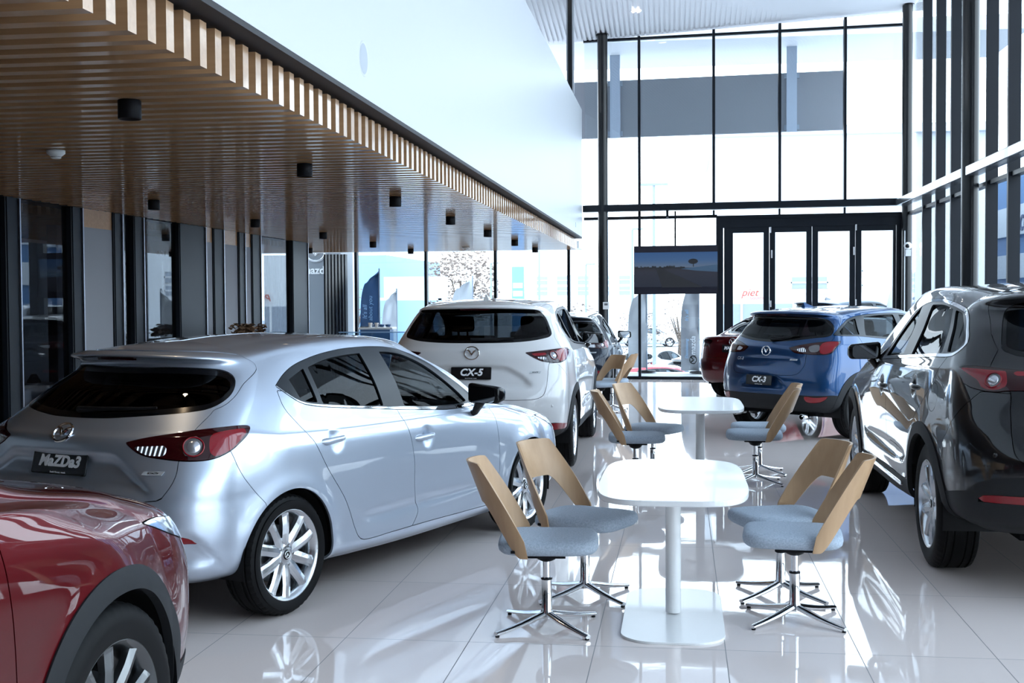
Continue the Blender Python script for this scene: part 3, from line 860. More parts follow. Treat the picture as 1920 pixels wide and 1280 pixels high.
HATCH['feat'] = dict(
 dlo=[(.112, 1.192, 1), (.216, 1.251), (.311, 1.290), (.431, 1.320), (.586, 1.347), (.783, 1.367), (.99, 1.372), (1.135, 1.370), (1.279, 1.360), (1.466, 1.334), (1.605, 1.292), (1.727, 1.235), (1.831, 1.170), (1.944, 1.099), (2.03, 1.04), (2.09, .99), (2.08, .948, 1), (1.864, .947), (1.634, .950), (1.401, .967), (1.112, .991), (.846, 1.018), (.60, 1.041), (.401, 1.062), (.273, 1.083), (.208, 1.109), (.159, 1.147)],
 chrome=[(.09, 1.20, 1), (.115, 1.199, 1), (.149, 1.164), (.193, 1.128), (.24, 1.102), (.33, 1.083), (.49, 1.064), (.95, 1.020), (1.154, 1.006), (1.566, .974), (1.80, .968), (2.02, .968, 1), (2.02, .90, 1), (1.2, .90, 1), (.5, .95, 1), (.05, 1.0, 1)],
 qg=[(.232, 1.222, 1), (.385, 1.274, 1), (.372, 1.088, 1), (.29, 1.099), (.245, 1.114, 1)],
 rdg=[(.425, 1.280, 1), (.62, 1.318), (.80, 1.333), (.945, 1.337, 1), (.955, 1.026, 1), (.7, 1.047), (.50, 1.068), (.41, 1.080, 1)],
 fdg=[(1.155, 1.337, 1), (1.266, 1.331), (1.44, 1.30), (1.60, 1.24), (1.74, 1.145), (1.88, 1.04), (1.93, .985, 1), (1.82, .976), (1.5, .984), (1.17, 1.010, 1)],
 pillar=1,
 rglass=[(-.08, 1.058, 1), (.2, 1.061), (.34, 1.069), (.55, 1.082), (.70, 1.094), (.79, 1.108), (.86, 1.146), (.89, 1.192), (.87, 1.247), (.80, 1.283), (.66, 1.297), (.41, 1.304), (.2, 1.303), (-.08, 1.302, 1)],
 wscreen=[(-.08, 7.06, 1), (.55, 7.06), (.84, 7.10, 1), (.93, 7.6), (.95, 8.4), (.90, 8.92, 1), (-.08, 8.95, 1)],
 lamp=[(.43, .957, 1), (.54, .980), (.69, .999), (.77, 1.009), (.915, 1.018), (1.06, 1.017), (1.118, 1.004), (1.108, .975), (1.043, .927), (.974, .895), (.894, .874), (.80, .870), (.726, .874), (.648, .882), (.56, .894), (.50, .914)],
 rev=[(.478, .937, 1), (.66, .943, 1), (.665, .893, 1), (.557, .900)], lens=circ(.788, .935, .047), lensring=(.788, .935, .050),
 red=[(.875, .987), (1.06, 1.002), (1.092, .985), (1.075, .965), (1.0, .912), (.90, .888), (.872, .935)],
 head=[(.28, .70, 1), (.6, .745), (.95, .795), (1.08, .80, 1), (1.0, .745), (.85, .67), (.5, .635), (.32, .655)],
 grille=[(-.08, .70, 1), (.30, .69, 1), (.52, .60), (.40, .45, 1), (-.08, .43, 1)],
 tgate=[(-.08, 1.392, 1), (.5, 1.388), (.85, 1.378), (1.03, 1.362, 1), (1.075, 1.32), (1.055, 1.282, 1), (.95, 1.22), (.92, 1.17), (.87, 1.12), (.815, 1.098, 1), (.813, 1.082), (.771, 1.009), (.735, .876), (.735, .81), (.715, .756), (.667, .692, 1), (.45, .675), (-.08, .668, 1)],
 hood=[(-.08, 4.75, 1), (.5, 4.8), (.82, 5.05), (.90, 5.7), (.92, 6.85, 1), (-.08, 6.9, 1)],
 rdoor=[(.105, 1.17, 1), (.088, 1.10), (.095, 1.06), (.13, 1.005), (.20, .91), (.31, .739), (.477, .544), (.576, .370), (.62, .305), (.69, .280), (.96, .277), (1.186, .276, 1), (1.252, .362), (1.21, .467), (1.191, .656), (1.159, .80), (1.127, .89), (1.08, .995, 1), (1.05, 1.06, 1), (.6, 1.12, 1)],
 fdoor=[(1.08, .995, 1), (1.127, .89), (1.159, .80), (1.191, .656), (1.21, .467), (1.252, .362), (1.186, .276, 1), (1.35, .275), (2.0, .268), (2.15, .275), (2.19, .33), (2.24, .45), (2.25, .585), (2.238, .725), (2.222, .855), (2.18, .935, 1), (2.05, .97, 1), (1.6, 1.05, 1)],
 bumper=[(-.08, .10, 1), (-.08, .96, 1), (.9, .96, 1), (1.0, .905, 1), (1.25, .62, 1), (1.42, .10, 1)],
 fog=[(.55, .53), (.72, .52), (.80, .50), (.85, .474, 1), (.72, .478), (.55, .48)],
 handles=[(.385, .885), (1.315, .811)], emblem=.985, plate=(-.722, .838, 14), badge=(.62, .815, .105), name=(.53, .795, 'mazda 3', .032),
 wiper=((.02, 1.085), (-.50, 1.10)), stop=(0, 9.75, .17), sensor=[(.62, .60)], exhaust=[(-.72, .45, .27), (-.72, -.45, .27)],
)
HATCH['disp'] = [d_arch(0, .3175, .352, .016, .05), d_arch(2.70, .3175, .352, .016, .05),
 d_poly('Sz', spl([(-.3, .915, 1), (.28, .912), (.40, .900), (.60, .76), (.62, .70, 1), (-.3, .69, 1)]), .045, .07, 0),
 d_poly('xz', spl([(.62, .43), (1.0, .455), (1.7, .455), (2.12, .43), (2.0, .385), (1.3, .36), (.75, .365)]), -.012, .05),
 d_poly('xz', spl(circ(.412, .880, .078)), -.018, .06), d_poly('xz', spl(circ(1.345, .806, .078)), -.018, .06),
 d_line('Sz', np.array([(.76, .52), (.80, .512), (.854, .470), (.983, .345)]), -.010, .010),
 d_poly('Sz', spl([(.3, .54, 1), (.78, .53), (.86, .475), (.95, .37), (.85, .34), (.3, .36, 1)]), .030, .05, 0),
 d_crease('Sz', np.array([(-.5, .70), (.70, .70), (.95, .695), (1.3, .69)]), .006, .05)]
SUV = dict(WB=2.70, RT=.362, RW=.244, TW=.225, TR=.7975, arch=.405, yw=.905, style=(5, .80, False, .060), pan=.24, rings=[
 rg((-.74, .36), (3.42, .22), [-.42, 0, 1.35, 2.7, 3.05], [.72, .80, .80, .80, .72], [.34, .32, .25, .25, .23]),
 rg((-.84, .42), (3.53, .28), [-.42, 0, 1.35, 2.7, 3.06], [.83, .885, .875, .885, .82], [.40, .38, .31, .32, .29]),
 rg((-.905, .56), (3.60, .45), [-.43, 0, 1.35, 2.7, 3.08], [.875, .912, .895, .912, .86], [.55, .53, .46, .48, .46], nr=2.7),
 rg((-.915, .72), (3.61, .62), [-.43, 0, 1.35, 2.7, 3.08], [.885, .918, .905, .918, .87], [.70, .68, .62, .63, .62], nr=2.7),
 rg((-.86, .86), (3.58, .78), [-.42, 0, 1.35, 2.7, 3.06], [.885, .918, .912, .918, .865], [.86, .85, .80, .79, .78], nr=2.7),
 rg((-.80, .99), (3.46, .92), [-.38, 0, 1.35, 2.6, 3.0], [.875, .908, .910, .905, .84], [.995, .98, .95, .925, .91], nr=2.6),
 rg((-.765, 1.13), (3.12, 1.03), [-.34, 0, 1.35, 2.35, 2.8], [.85, .892, .895, .875, .80], [1.13, 1.115, 1.085, 1.05, 1.01], nr=2.4),
 rg((-.695, 1.23), (2.52, 1.13), [-.26, 0, 1.35, 1.9, 2.2], [.822, .862, .872, .865, .815], [1.225, 1.205, 1.165, 1.145, 1.14], nr=2.3),
 rg((-.57, 1.40), (2.08, 1.345), [-.12, .2, 1.0, 1.6, 1.86], [.742, .775, .80, .795, .768], [1.39, 1.37, 1.35, 1.33, 1.31], nr=2.3),
 rg((-.46, 1.535), (1.72, 1.535), [-.02, .3, .9, 1.28, 1.50], [.66, .69, .708, .705, .69], [1.528, 1.550, 1.562, 1.545, 1.505], nr=2.5),
 rg((-.58, 1.578), (1.64, 1.580), [-.05, .3, .9, 1.22, 1.44], [.62, .655, .678, .672, .652], [1.562, 1.594, 1.61, 1.597, 1.555], nr=2.9),
 rg((-.32, 1.632), (1.35, 1.625), [.02, .4, .8, 1.1, 1.25], [.36, .38, .40, .40, .37], [1.628, 1.648, 1.655, 1.648, 1.63], nr=3.0),
 rg((-.08, 1.652), (1.15, 1.65), [.05, .4, .8, 1.0, 1.1], [.02, .02, .02, .02, .02], [1.655, 1.668, 1.675, 1.672, 1.663]),
])
def morph(spec, kr, km, kf, WB, sy, fz, dx=None):
    """another body of the same family: x stretched behind / between / ahead of the axles, y scaled, z mapped"""
    def X(x):
        w = spec['WB']
        return x*kr if x < 0 else (x/w*WB*1.0 if x <= w else WB+(x-w)*kf)
    out = []
    for R in spec['rings']:
        Q = dict(R); Q['r'] = (X(R['r'][0]), fz(R['r'][1])); Q['f'] = (X(R['f'][0]), fz(R['f'][1]))
        Q['x'] = [X(x) for x in R['x']]; Q['y'] = [y*sy for y in R['y']]; Q['z'] = [fz(z) for z in R['z']]
        out.append(Q)
    return out

SUV.update(mirror=(1.84, .835, 1.215), seat_f=1.08, seat_r=.22, seat_z=.72, seat_w=.38, dash=(1.75, 1.16), tint=True, ptext='CX-5', psize=.092, emr=.068)
SUV['feat'] = dict(clad=.072, cladline=([0, .8, 1.30, 1.45, 1.9, 4.0, 4.4, 5.0, 6.0], [.50, .505, .46, .43, .40, .385, .38, .42, .42]),
 dlo=[(.09, 1.30), (.03, 1.40), (.06, 1.47), (.15, 1.522), (.35, 1.557), (.6, 1.575), (.95, 1.582), (1.2, 1.565), (1.45, 1.505), (1.65, 1.435), (1.85, 1.345), (2.0, 1.255), (2.13, 1.170, 1), (2.10, 1.146, 1), (1.6, 1.158), (1.0, 1.182), (.5, 1.208), (.25, 1.232), (.14, 1.262)],
 chrome=[(-.05, 1.36, 1), (.04, 1.36, 1), (.09, 1.31), (.15, 1.273), (.26, 1.245), (.5, 1.221), (1.0, 1.195), (1.6, 1.171), (2.0, 1.165, 1), (2.2, 1.1, 1), (1.0, 1.1, 1), (-.1, 1.15, 1)],
 qg=[(.125, 1.32, 1), (.085, 1.42), (.14, 1.49), (.26, 1.525, 1), (.35, 1.255, 1), (.22, 1.272)],
 rdg=[(.30, 1.532, 1), (.6, 1.552), (.95, 1.557, 1), (1.0, 1.205, 1), (.6, 1.225), (.39, 1.25, 1)],
 fdg=[(1.06, 1.552, 1), (1.2, 1.538), (1.45, 1.475), (1.65, 1.405), (1.85, 1.315), (2.02, 1.205, 1), (1.9, 1.175, 1), (1.5, 1.184), (1.1, 1.202, 1)],
 pillar=1,
 rglass=[(-.08, 1.250, 1), (.2, 1.250), (.40, 1.254), (.60, 1.267), (.75, 1.287), (.84, 1.305), (.88, 1.335), (.875, 1.44), (.85, 1.50), (.79, 1.545), (.60, 1.562), (-.08, 1.572, 1)],
 wscreen=[(-.08, 7.06, 1), (.55, 7.06), (.84, 7.10, 1), (.95, 7.6), (.97, 8.4), (.91, 8.92, 1), (-.08, 8.95, 1)],
 lamp=[(.53, 1.160, 1), (.77, 1.180), (.955, 1.190), (1.25, 1.186, 1), (1.27, 1.155), (1.18, 1.115), (1.03, 1.082), (.89, 1.060), (.765, 1.067), (.69, 1.079), (.618, 1.111)],
 rev=[(.64, 1.115, 1), (.74, 1.117, 1), (.745, 1.09, 1), (.69, 1.095)], lens=circ(.828, 1.128, .034), lensring=(.828, 1.128, .042),
 red=[(.89, 1.178), (1.15, 1.178), (1.20, 1.145), (1.10, 1.11), (.98, 1.082), (.90, 1.078), (.875, 1.12)], red2=[(.59, 1.150, 1), (.76, 1.155, 1), (.765, 1.132, 1), (.63, 1.126, 1)],
 head=[(.38, .80, 1), (.7, .86), (1.05, .925), (1.17, .925, 1), (1.02, .85), (.8, .79), (.5, .765)],
 grille=[(-.08, .86, 1), (.36, .84, 1), (.50, .68), (.34, .52, 1), (-.08, .50, 1)],
 tgate=[(-.08, 1.622, 1), (.6, 1.612), (.86, 1.597), (1.0, 1.572, 1), (1.02, 1.53), (.945, 1.45), (.93, 1.34), (.905, 1.305, 1), (.93, 1.25), (.962, 1.192), (.86, 1.10), (.775, 1.062), (.73, .90), (.71, .825), (.67, .762), (.60, .733), (.5, .727), (-.08, .725, 1)],
 hood=[(-.08, 4.75, 1), (.5, 4.8), (.82, 5.05), (.90, 5.7), (.92, 6.85, 1), (-.08, 6.9, 1)],
 rdoor=[(.05, 1.24, 1), (.10, 1.10), (.22, .93), (.37, .78), (.46, .62), (.52, .49), (.60, .42), (.7, .405), (1.12, .40, 1), (1.16, .6), (1.14, .9), (1.08, 1.12), (1.05, 1.25, 1)],
 fdoor=[(1.05, 1.25, 1), (1.08, 1.12), (1.14, .9), (1.16, .6), (1.12, .40, 1), (1.98, .40), (2.13, .42), (2.19, .47), (2.185, .6), (2.16, .9), (2.13, 1.08), (2.10, 1.19, 1)],
 bumper=[(-.08, .10, 1), (-.08, 1.0, 1), (.85, 1.06, 1), (1.0, .95), (1.18, .80, 1), (1.42, .10, 1)],
 fog=[(.62, .500, 1), (1.0, .495), (1.17, .470, 1), (1.19, .445), (1.12, .436), (.62, .440, 1)],
 handles=[(.33, .985), (1.24, .965)], emblem=1.155, plate=(-.80, .968, 17), badge=(.615, .975, .105), wiper=((.02, 1.268), (-.42, 1.285)), stop=(0, 9.82, .17), sensor=[(.763, .664)],
 fin=(.17, 1.655), exhaust=[(-.84, .52, .36), (-.84, -.52, .36)])
SUV['disp'] = [d_arch(0, .362, .405, .012, .05), d_arch(2.70, .362, .405, .014, .05),
 d_poly('Sz', spl([(-.4, 1.05, 1), (.33, 1.045), (.43, 1.0), (.51, .95), (.57, .885), (.55, .82), (-.4, .80, 1)]), .028, .05, 0),
 d_poly('xz', spl([(.55, .60), (1.0, .63), (1.7, .63), (2.10, .60), (2.0, .54), (1.3, .50), (.7, .52)]), -.014, .05),
 d_poly('xz', spl(circ(.36, .985, .075)), -.02, .06), d_poly('xz', spl(circ(1.27, .965, .075)), -.02, .06)]

BIG = dict(WB=2.96, RT=.385, RW=.262, TW=.255, TR=.83, arch=.43, yw=.965, style=(5, .80, False, .066), pan=.26, rings=morph(SUV, 1.24, 1, 1.08, 2.96, 1.07, lambda z: z*1.047))
SMALL = dict(WB=2.57, RT=.338, RW=.232, TW=.215, TR=.762, arch=.375, yw=.865, style=(5, .80, False, .050), pan=.22, rings=morph(SUV, .875, 1, .98, 2.57, .959, lambda z: z*.934))
SEDAN = dict(WB=2.70, RT=.3175, RW=.232, TW=.215, TR=.78, arch=.352, rings=[
 rg((-.80, .30), (3.42, .21), [-.35, 0, 1.35, 2.7, 3.0], [.70, .80, .80, .80, .72], [.25, .23, .19, .20, .21]),
 rg((-.86, .35), (3.53, .26), [-.38, 0, 1.35, 2.7, 3.05], [.79, .865, .855, .865, .79], [.29, .27, .235, .25, .26]),
 rg((-.93, .46), (3.60, .42), [-.40, 0, 1.35, 2.7, 3.08], [.845, .885, .870, .889, .83], [.44, .42, .37, .40, .42], nr=2.7),
 rg((-.94, .62), (3.59, .57), [-.40, 0, 1.35, 2.7, 3.08], [.86, .893, .880, .897, .835], [.61, .60, .56, .57, .57], nr=2.7),
 rg((-.90, .75), (3.53, .70), [-.40, 0, 1.35, 2.7, 3.06], [.855, .896, .889, .896, .82], [.75, .74, .70, .69, .70], nr=2.7),
 rg((-.89, .92), (3.36, .79), [-.40, 0, 1.35, 2.6, 3.0], [.835, .888, .886, .875, .78], [.91, .88, .83, .81, .79], nr=2.5),
 rg((-.90, 1.04), (3.02, .895), [-.40, 0, 1.35, 2.3, 2.75], [.80, .862, .872, .845, .74], [1.01, .965, .905, .90, .87], nr=2.5),
 rg((-.45, 1.06), (2.55, .975), [-.20, 0, 1.35, 1.9, 2.2], [.75, .82, .852, .845, .79], [1.045, 1.02, .945, .94, .94], nr=2.3),
 rg((.02, 1.26), (2.08, 1.20), [.25, 0.45, 1.0, 1.6, 1.84], [.67, .71, .755, .745, .705], [1.24, 1.225, 1.19, 1.17, 1.165], nr=2.3),
 rg((.32, 1.36), (1.73, 1.37), [.48, .6, .95, 1.25, 1.50], [.585, .60, .625, .628, .597], [1.345, 1.36, 1.37, 1.36, 1.332], nr=2.4),
 rg((.38, 1.38), (1.65, 1.405), [.52, .65, .95, 1.2, 1.44], [.55, .57, .60, .60, .566], [1.365, 1.385, 1.40, 1.395, 1.372], nr=2.8),
 rg((.55, 1.415), (1.42, 1.43), [.66, .75, .95, 1.1, 1.28], [.34, .36, .38, .38, .35], [1.41, 1.42, 1.435, 1.432, 1.42], nr=3.0),
 rg((.62, 1.425), (1.2, 1.445), [.7, .8, .9, 1.0, 1.15], [.02, .02, .02, .02, .02], [1.435, 1.445, 1.452, 1.452, 1.447]),
])
for _i, _R in enumerate(SMALL['rings']):
    if _i < 8: _R['nr'] = 2.05
BIG.update(mirror=(1.90, .925, 1.24), seat_f=1.25, seat_r=.30, seat_z=.74, seat_w=.40, dash=(1.72, 1.17), tint=True, ptext='CX-9', psize=.09, emr=.075)
BIG['feat'] = dict(clad=.075, cladline=([0, .65, .80, .90, 1.0, 1.49, 1.9, 4.2, 4.7, 6.5], [.70, .695, .682, .644, .587, .506, .45, .43, .42, .45]),
 dlo=[(1.70, 1.192, 1), (.79, 1.242), (.03, 1.284), (-.28, 1.300), (-.375, 1.332), (-.395, 1.386), (-.28, 1.473), (-.136, 1.553), (.05, 1.592), (.355, 1.628), (.70, 1.642), (.965, 1.625), (1.205, 1.56), (1.43, 1.43), (1.62, 1.275)],
 chrome_ring=.020,
 fdg=[(1.57, 1.224, 1), (1.40, 1.39), (1.2, 1.515), (1.03, 1.592, 1), (.98, 1.45), (.96, 1.262, 1)],
 rdg=[(.74, 1.602, 1), (.70, 1.45), (.69, 1.272, 1), (-.10, 1.314, 1), (.20, 1.58, 1), (.45, 1.602)],
 qg=[(.14, 1.572, 1), (-.03, 1.545), (-.25, 1.45), (-.345, 1.39), (-.325, 1.338), (-.18, 1.322, 1)],
 rglass=[(-.08, 1.30, 1), (.4, 1.305), (.674, 1.322), (.74, 1.338), (.783, 1.357), (.787, 1.39), (.785, 1.546), (.768, 1.58), (.65, 1.615), (.3, 1.63), (-.08, 1.633, 1)],
 wscreen=[(-.08, 7.06, 1), (.6, 7.06), (.90, 7.10, 1), (1.02, 7.6), (1.04, 8.4), (.98, 8.92, 1), (-.08, 8.95, 1)],
 lamp=[(-.08, 1.245, 1), (.40, 1.247), (.737, 1.250), (.83, 1.258), (.97, 1.262), (1.105, 1.25, 1), (1.073, 1.187), (1.012, 1.157), (.928, 1.138), (.824, 1.128), (.742, 1.138), (.40, 1.140), (-.08, 1.14, 1)],
 lens=circ(.826, 1.190, .040), lensring=(.826, 1.190, .045),
 red=[(1.075, 1.246), (.76, 1.240, 1), (.76, 1.165), (.82, 1.140), (.90, 1.150), (.93, 1.185), (1.0, 1.215)], red2=[(.725, 1.240, 1), (-.08, 1.236, 1), (-.08, 1.216, 1), (.725, 1.218, 1)],
 head=[(.42, .86, 1), (.75, .92), (1.12, .985), (1.24, .985, 1), (1.08, .91), (.85, .85), (.55, .82)], grille=[(-.08, .92, 1), (.40, .90, 1), (.55, .72), (.36, .56, 1), (-.08, .54, 1)],
 tgate=[(-.08, 1.70, 1), (.6, 1.69), (.85, 1.67), (.96, 1.635, 1), (.93, 1.595), (.889, 1.53), (.856, 1.432), (.806, 1.352, 1), (.835, 1.30), (.853, 1.263, 1), (.737, 1.138), (.727, 1.024), (.717, .898), (.70, .821), (.656, .769), (.55, .750), (-.08, .745, 1)],
 hood=[(-.08, 4.75, 1), (.5, 4.8), (.87, 5.05), (.96, 5.7), (.98, 6.85, 1), (-.08, 6.9, 1)],
 rdoor=[(-.24, 1.32, 1), (-.19, 1.20), (-.08, 1.08), (.20, .93), (.38, .80), (.50, .62), (.56, .48), (.66, .45), (1.27, .445, 1), (1.325, .75), (1.325, 1.0), (1.26, 1.12), (1.2, 1.28, 1)],
 fdoor=[(1.2, 1.28, 1), (1.26, 1.12), (1.325, 1.0), (1.325, .75), (1.27, .445, 1), (2.1, .44), (2.30, .47), (2.38, .7), (2.38, .95), (2.3, 1.12), (2.1, 1.19, 1), (1.68, 1.24, 1)],
 bumper=[(-.08, .10, 1), (-.08, 1.1, 1), (.90, 1.13, 1), (1.10, .98), (1.30, .85, 1), (1.55, .10, 1)],
 fog=[(.60, .592, 1), (.68, .592), (.878, .578), (.925, .54, 1), (.70, .547), (.60, .548, 1)],
 fuel=(-.20, 1.055, .085), handles=[(.32, 1.085), (1.50, 1.015)], emblem=1.17, plate=(-.95, 1.0, 17), badge=(.60, 1.0, .105), name=(.56, .93, 'CX-9', .05), wiper=((.02, 1.32), (-.42, 1.34)), stop=(0, 9.82, .17), sensor=[(.80, .80)],
 fin=(.2, 1.735), sill=(.74, 2.42, .40, .966))
BIG['disp'] = [d_arch(0, .385, .43, .014, .06), d_arch(2.96, .385, .43, .016, .06),
 d_poly('xz', spl([(.60, .62), (1.0, .66), (1.9, .66), (2.32, .62), (2.2, .56), (1.4, .52), (.75, .54)]), -.016, .05),
 d_poly('xz', spl(circ(.35, 1.085, .08)), -.02, .06), d_poly('xz', spl(circ(1.53, 1.015, .08)), -.02, .06)]
SMALL.update(mirror=(1.74, .80, 1.10), seat_f=1.0, seat_r=.2, seat_z=.62, seat_w=.35, dash=(1.62, 1.05), tint=False, ptext='CX-3', psize=.09, emr=.062)
SMALL['feat'] = dict(clad=.085, cladline=([0, .76, .9, 1.2, 1.6, 1.9, 4.0, 4.5, 6], [.53, .525, .53, .50, .42, .39, .38, .38, .42]),
 dlo=[(-.33, 1.222, 1), (-.17, 1.327), (.04, 1.412), (.27, 1.450), (.66, 1.468), (1.0, 1.470), (1.2, 1.452), (1.42, 1.395), (1.62, 1.315), (1.82, 1.21), (1.98, 1.11, 1), (1.96, 1.075, 1), (1.5, 1.095), (.885, 1.141), (.46, 1.170), (.055, 1.204), (-.21, 1.211)],
 qg=[(-.28, 1.230, 1), (-.15, 1.31), (.02, 1.385), (.14, 1.413, 1), (.09, 1.222, 1), (-.1, 1.224)],
 rdg=[(.30, 1.428, 1), (.6, 1.447), (.90, 1.452, 1), (.93, 1.160, 1), (.5, 1.190), (.20, 1.212, 1)],
 fdg=[(1.02, 1.450, 1), (1.2, 1.430), (1.42, 1.372), (1.62, 1.290), (1.82, 1.185), (1.90, 1.120, 1), (1.5, 1.118), (1.0, 1.152, 1)],
 rglass=[(-.08, 1.137, 1), (.2, 1.148), (.39, 1.165), (.6, 1.19), (.79, 1.218), (.82, 1.30), (.775, 1.36), (.70, 1.405), (.45, 1.43), (-.08, 1.442, 1)],
 wscreen=[(-.08, 7.06, 1), (.55, 7.06), (.80, 7.10, 1), (.90, 7.6), (.92, 8.4), (.86, 8.92, 1), (-.08, 8.95, 1)],
 lamp=[(.32, 1.075, 1), (.47, 1.112), (.70, 1.145), (.945, 1.153, 1), (.918, 1.10), (.84, 1.011), (.667, .998), (.551, 1.003), (.394, 1.02)],
 rev=[(.42, 1.058, 1), (.53, 1.085, 1), (.545, 1.03, 1), (.46, 1.03)], lens=[(.575, 1.088), (.69, 1.105), (.70, 1.04), (.60, 1.030)],
 red=[(.72, 1.130), (.915, 1.142), (.90, 1.10), (.83, 1.022), (.72, 1.014)],
 head=[(.36, .74, 1), (.68, .80), (1.0, .86), (1.12, .86, 1), (.98, .79), (.78, .735), (.5, .715)], grille=[(-.08, .80, 1), (.34, .78, 1), (.48, .63), (.32, .48, 1), (-.08, .46, 1)],
 tgate=[(-.08, 1.512, 1), (.55, 1.505), (.80, 1.485), (.91, 1.445, 1), (.89, 1.36), (.86, 1.25), (.84, 1.19), (.75, 1.10), (.56, 1.003), (.545, .87), (.482, .78), (.38, .757), (.1, .755), (-.08, .754, 1)],
 hood=[(-.08, 4.75, 1), (.5, 4.8), (.80, 5.05), (.86, 5.7), (.88, 6.85, 1), (-.08, 6.9, 1)],
 rdoor=[(.02, 1.24, 1), (.055, 1.17), (.07, 1.10), (.15, .95), (.28, .82), (.40, .67), (.46, .52), (.55, .43), (1.08, .42, 1), (1.11, .8), (1.06, 1.05), (1.02, 1.2, 1)],
 fdoor=[(1.02, 1.2, 1), (1.06, 1.05), (1.11, .8), (1.08, .42, 1), (1.9, .42), (2.05, .46), (2.08, .8), (2.03, 1.02), (1.97, 1.12, 1)],
 fog=[(.565, .515), (.70, .505), (.84, .515), (.80, .475), (.735, .447), (.60, .45)],
 handles=[(.27, .955), (1.2, .93)], emblem=1.030, plate=(-.812, .690, 5), badge=(.40, .935, .10), name=(.44, .93, 'CX-3', .05), wiper=((-.02, 1.155), (-.40, 1.21)), stop=(0, 9.82, .17),
 fin=(.08, 1.545), exhaust=[(-.66, .5, .27), (-.66, -.5, .27)])
SMALL['disp'] = [d_arch(0, .338, .375, .012, .05), d_arch(2.57, .338, .375, .012, .05),
 d_poly('Sz', spl([(-.4, .99, 1), (.34, .985), (.47, .94), (.52, .86), (.44, .80), (-.4, .79, 1)]), -.012, .06),
 d_poly('Sz', spl([(-.4, .745, 1), (.22, .745), (.34, .62), (.3, .60), (-.4, .60, 1)]), .03, .05, 0)]
SEDAN.update(yw=.885, style=(5, .30, False, .046), pan=.19, mirror=(1.84, .86, 1.03), seat_f=1.10, seat_r=.28, seat_z=.52, seat_w=.36, dash=(1.72, .98), tint=False, ptext='MAZDA6', psize=.072, emr=.064)
_h = dict(HATCH['feat'])
for _k in ('rev', 'fog', 'qg', 'wiper', 'stop', 'sensor', 'exhaust', 'badge', 'name', 'chrome', 'lensring'): _h.pop(_k, None)
_h.update(dlo=[(.10, 1.055, 1), (.30, 1.17), (.50, 1.265), (.72, 1.33), (.95, 1.36), (1.135, 1.362), (1.279, 1.355), (1.466, 1.332), (1.605, 1.292), (1.727, 1.235), (1.831, 1.170), (1.944, 1.099), (2.03, 1.04), (2.09, .99), (2.08, .948, 1), (1.634, .950), (1.112, .985), (.60, 1.02)],
 rdg=[(.36, 1.16, 1), (.52, 1.245), (.74, 1.305), (.94, 1.33, 1), (.955, 1.026, 1), (.7, 1.045), (.28, 1.075, 1)],
 rglass=[(-.08, 1.085, 1), (.4, 1.09), (.75, 1.10), (.95, 1.16), (1.10, 1.26), (1.0, 1.325), (.6, 1.34), (-.08, 1.345, 1)], rearX=.6,
 lamp=[(.46, .985, 1), (.65, 1.0), (.9, 1.0), (1.12, .985, 1), (1.05, .93), (.90, .885), (.75, .875), (.6, .89), (.50, .93)], lens=circ(.80, .94, .04), red=[(.87, .985), (1.06, .975), (1.03, .94), (.92, .90), (.87, .92)],
 tgate=[(-.08, 1.07, 1), (.7, 1.055, 1), (.72, 1.0), (.70, .90), (.68, .80), (.62, .72, 1), (.45, .70), (-.08, .695, 1)],
 emblem=.965, plate=(-.915, .855, 4), stop=(0, 8.7, .12))
SEDAN['feat'] = _h
SEDAN['disp'] = [d_arch(0, .3175, .352, .016, .05), d_arch(2.70, .3175, .352, .016, .05)]
# ================================================================ THE ROOM
def struct(o): o['kind'] = 'structure'; return o
def noise_bump(m, scale, strength, dist=.001, detail=2.):
    n = nd(m, 'ShaderNodeTexNoise'); n.inputs['Scale'].default_value = scale; n.inputs['Detail'].default_value = detail
    tc = nd(m, 'ShaderNodeTexCoord'); m.node_tree.links.new(tc.outputs['Object'], n.inputs['Vector'])
    b = nd(m, 'ShaderNodeBump'); b.inputs['Strength'].default_value = strength; b.inputs['Distance'].default_value = dist
    m.node_tree.links.new(n.outputs['Fac'], b.inputs['Height'])
    m.node_tree.links.new(b.outputs['Normal'], m.node_tree.nodes['Principled BSDF'].inputs['Normal'])
    return n, b
def wood_mat(name, c1, c2, rough, stretch, coat=0.):
    m = mat(name, c1, rough, coat=coat); nt = m.node_tree; bs = nt.nodes['Principled BSDF']
    tc = nd(m, 'ShaderNodeTexCoord'); mp = nd(m, 'ShaderNodeMapping'); mp.inputs['Scale'].default_value = stretch
    n = nd(m, 'ShaderNodeTexNoise'); n.inputs['Scale'].default_value = 1.; n.inputs['Detail'].default_value = 6; n.inputs['Roughness'].default_value = .6
    r = nd(m, 'ShaderNodeValToRGB'); r.color_ramp.elements[0].position = .3; r.color_ramp.elements[1].position = .7
    r.color_ramp.elements[0].color = (*c2, 1); r.color_ramp.elements[1].color = (*c1, 1)
    nt.links.new(tc.outputs['Object'], mp.inputs['Vector']); nt.links.new(mp.outputs['Vector'], n.inputs['Vector'])
    nt.links.new(n.outputs['Fac'], r.inputs['Fac']); nt.links.new(r.outputs['Color'], bs.inputs['Base Color'])
    return m
BSTEEL = mat('black_steel', (.005, .006, .008), .28, spec=.5)
BFRAME = mat('black_frame', (.0045, .007, .012), .42, spec=.3)
WPAINT = mat('white_paint', (.84, .85, .86), .35)
CEILW = mat('ceiling_white', (.90, .89, .90), .5)
GREYW = mat('grey_wall', (.46, .47, .49), .6)
DGREY = mat('dark_wall', (.17, .175, .19), .5)
BACKW = mat('back_wall', (.20, .205, .22), .7)
SLAT = wood_mat('soffit_timber', (.48, .285, .15), (.37, .205, .10), .32, (1.2, 22, 22), coat=.8)
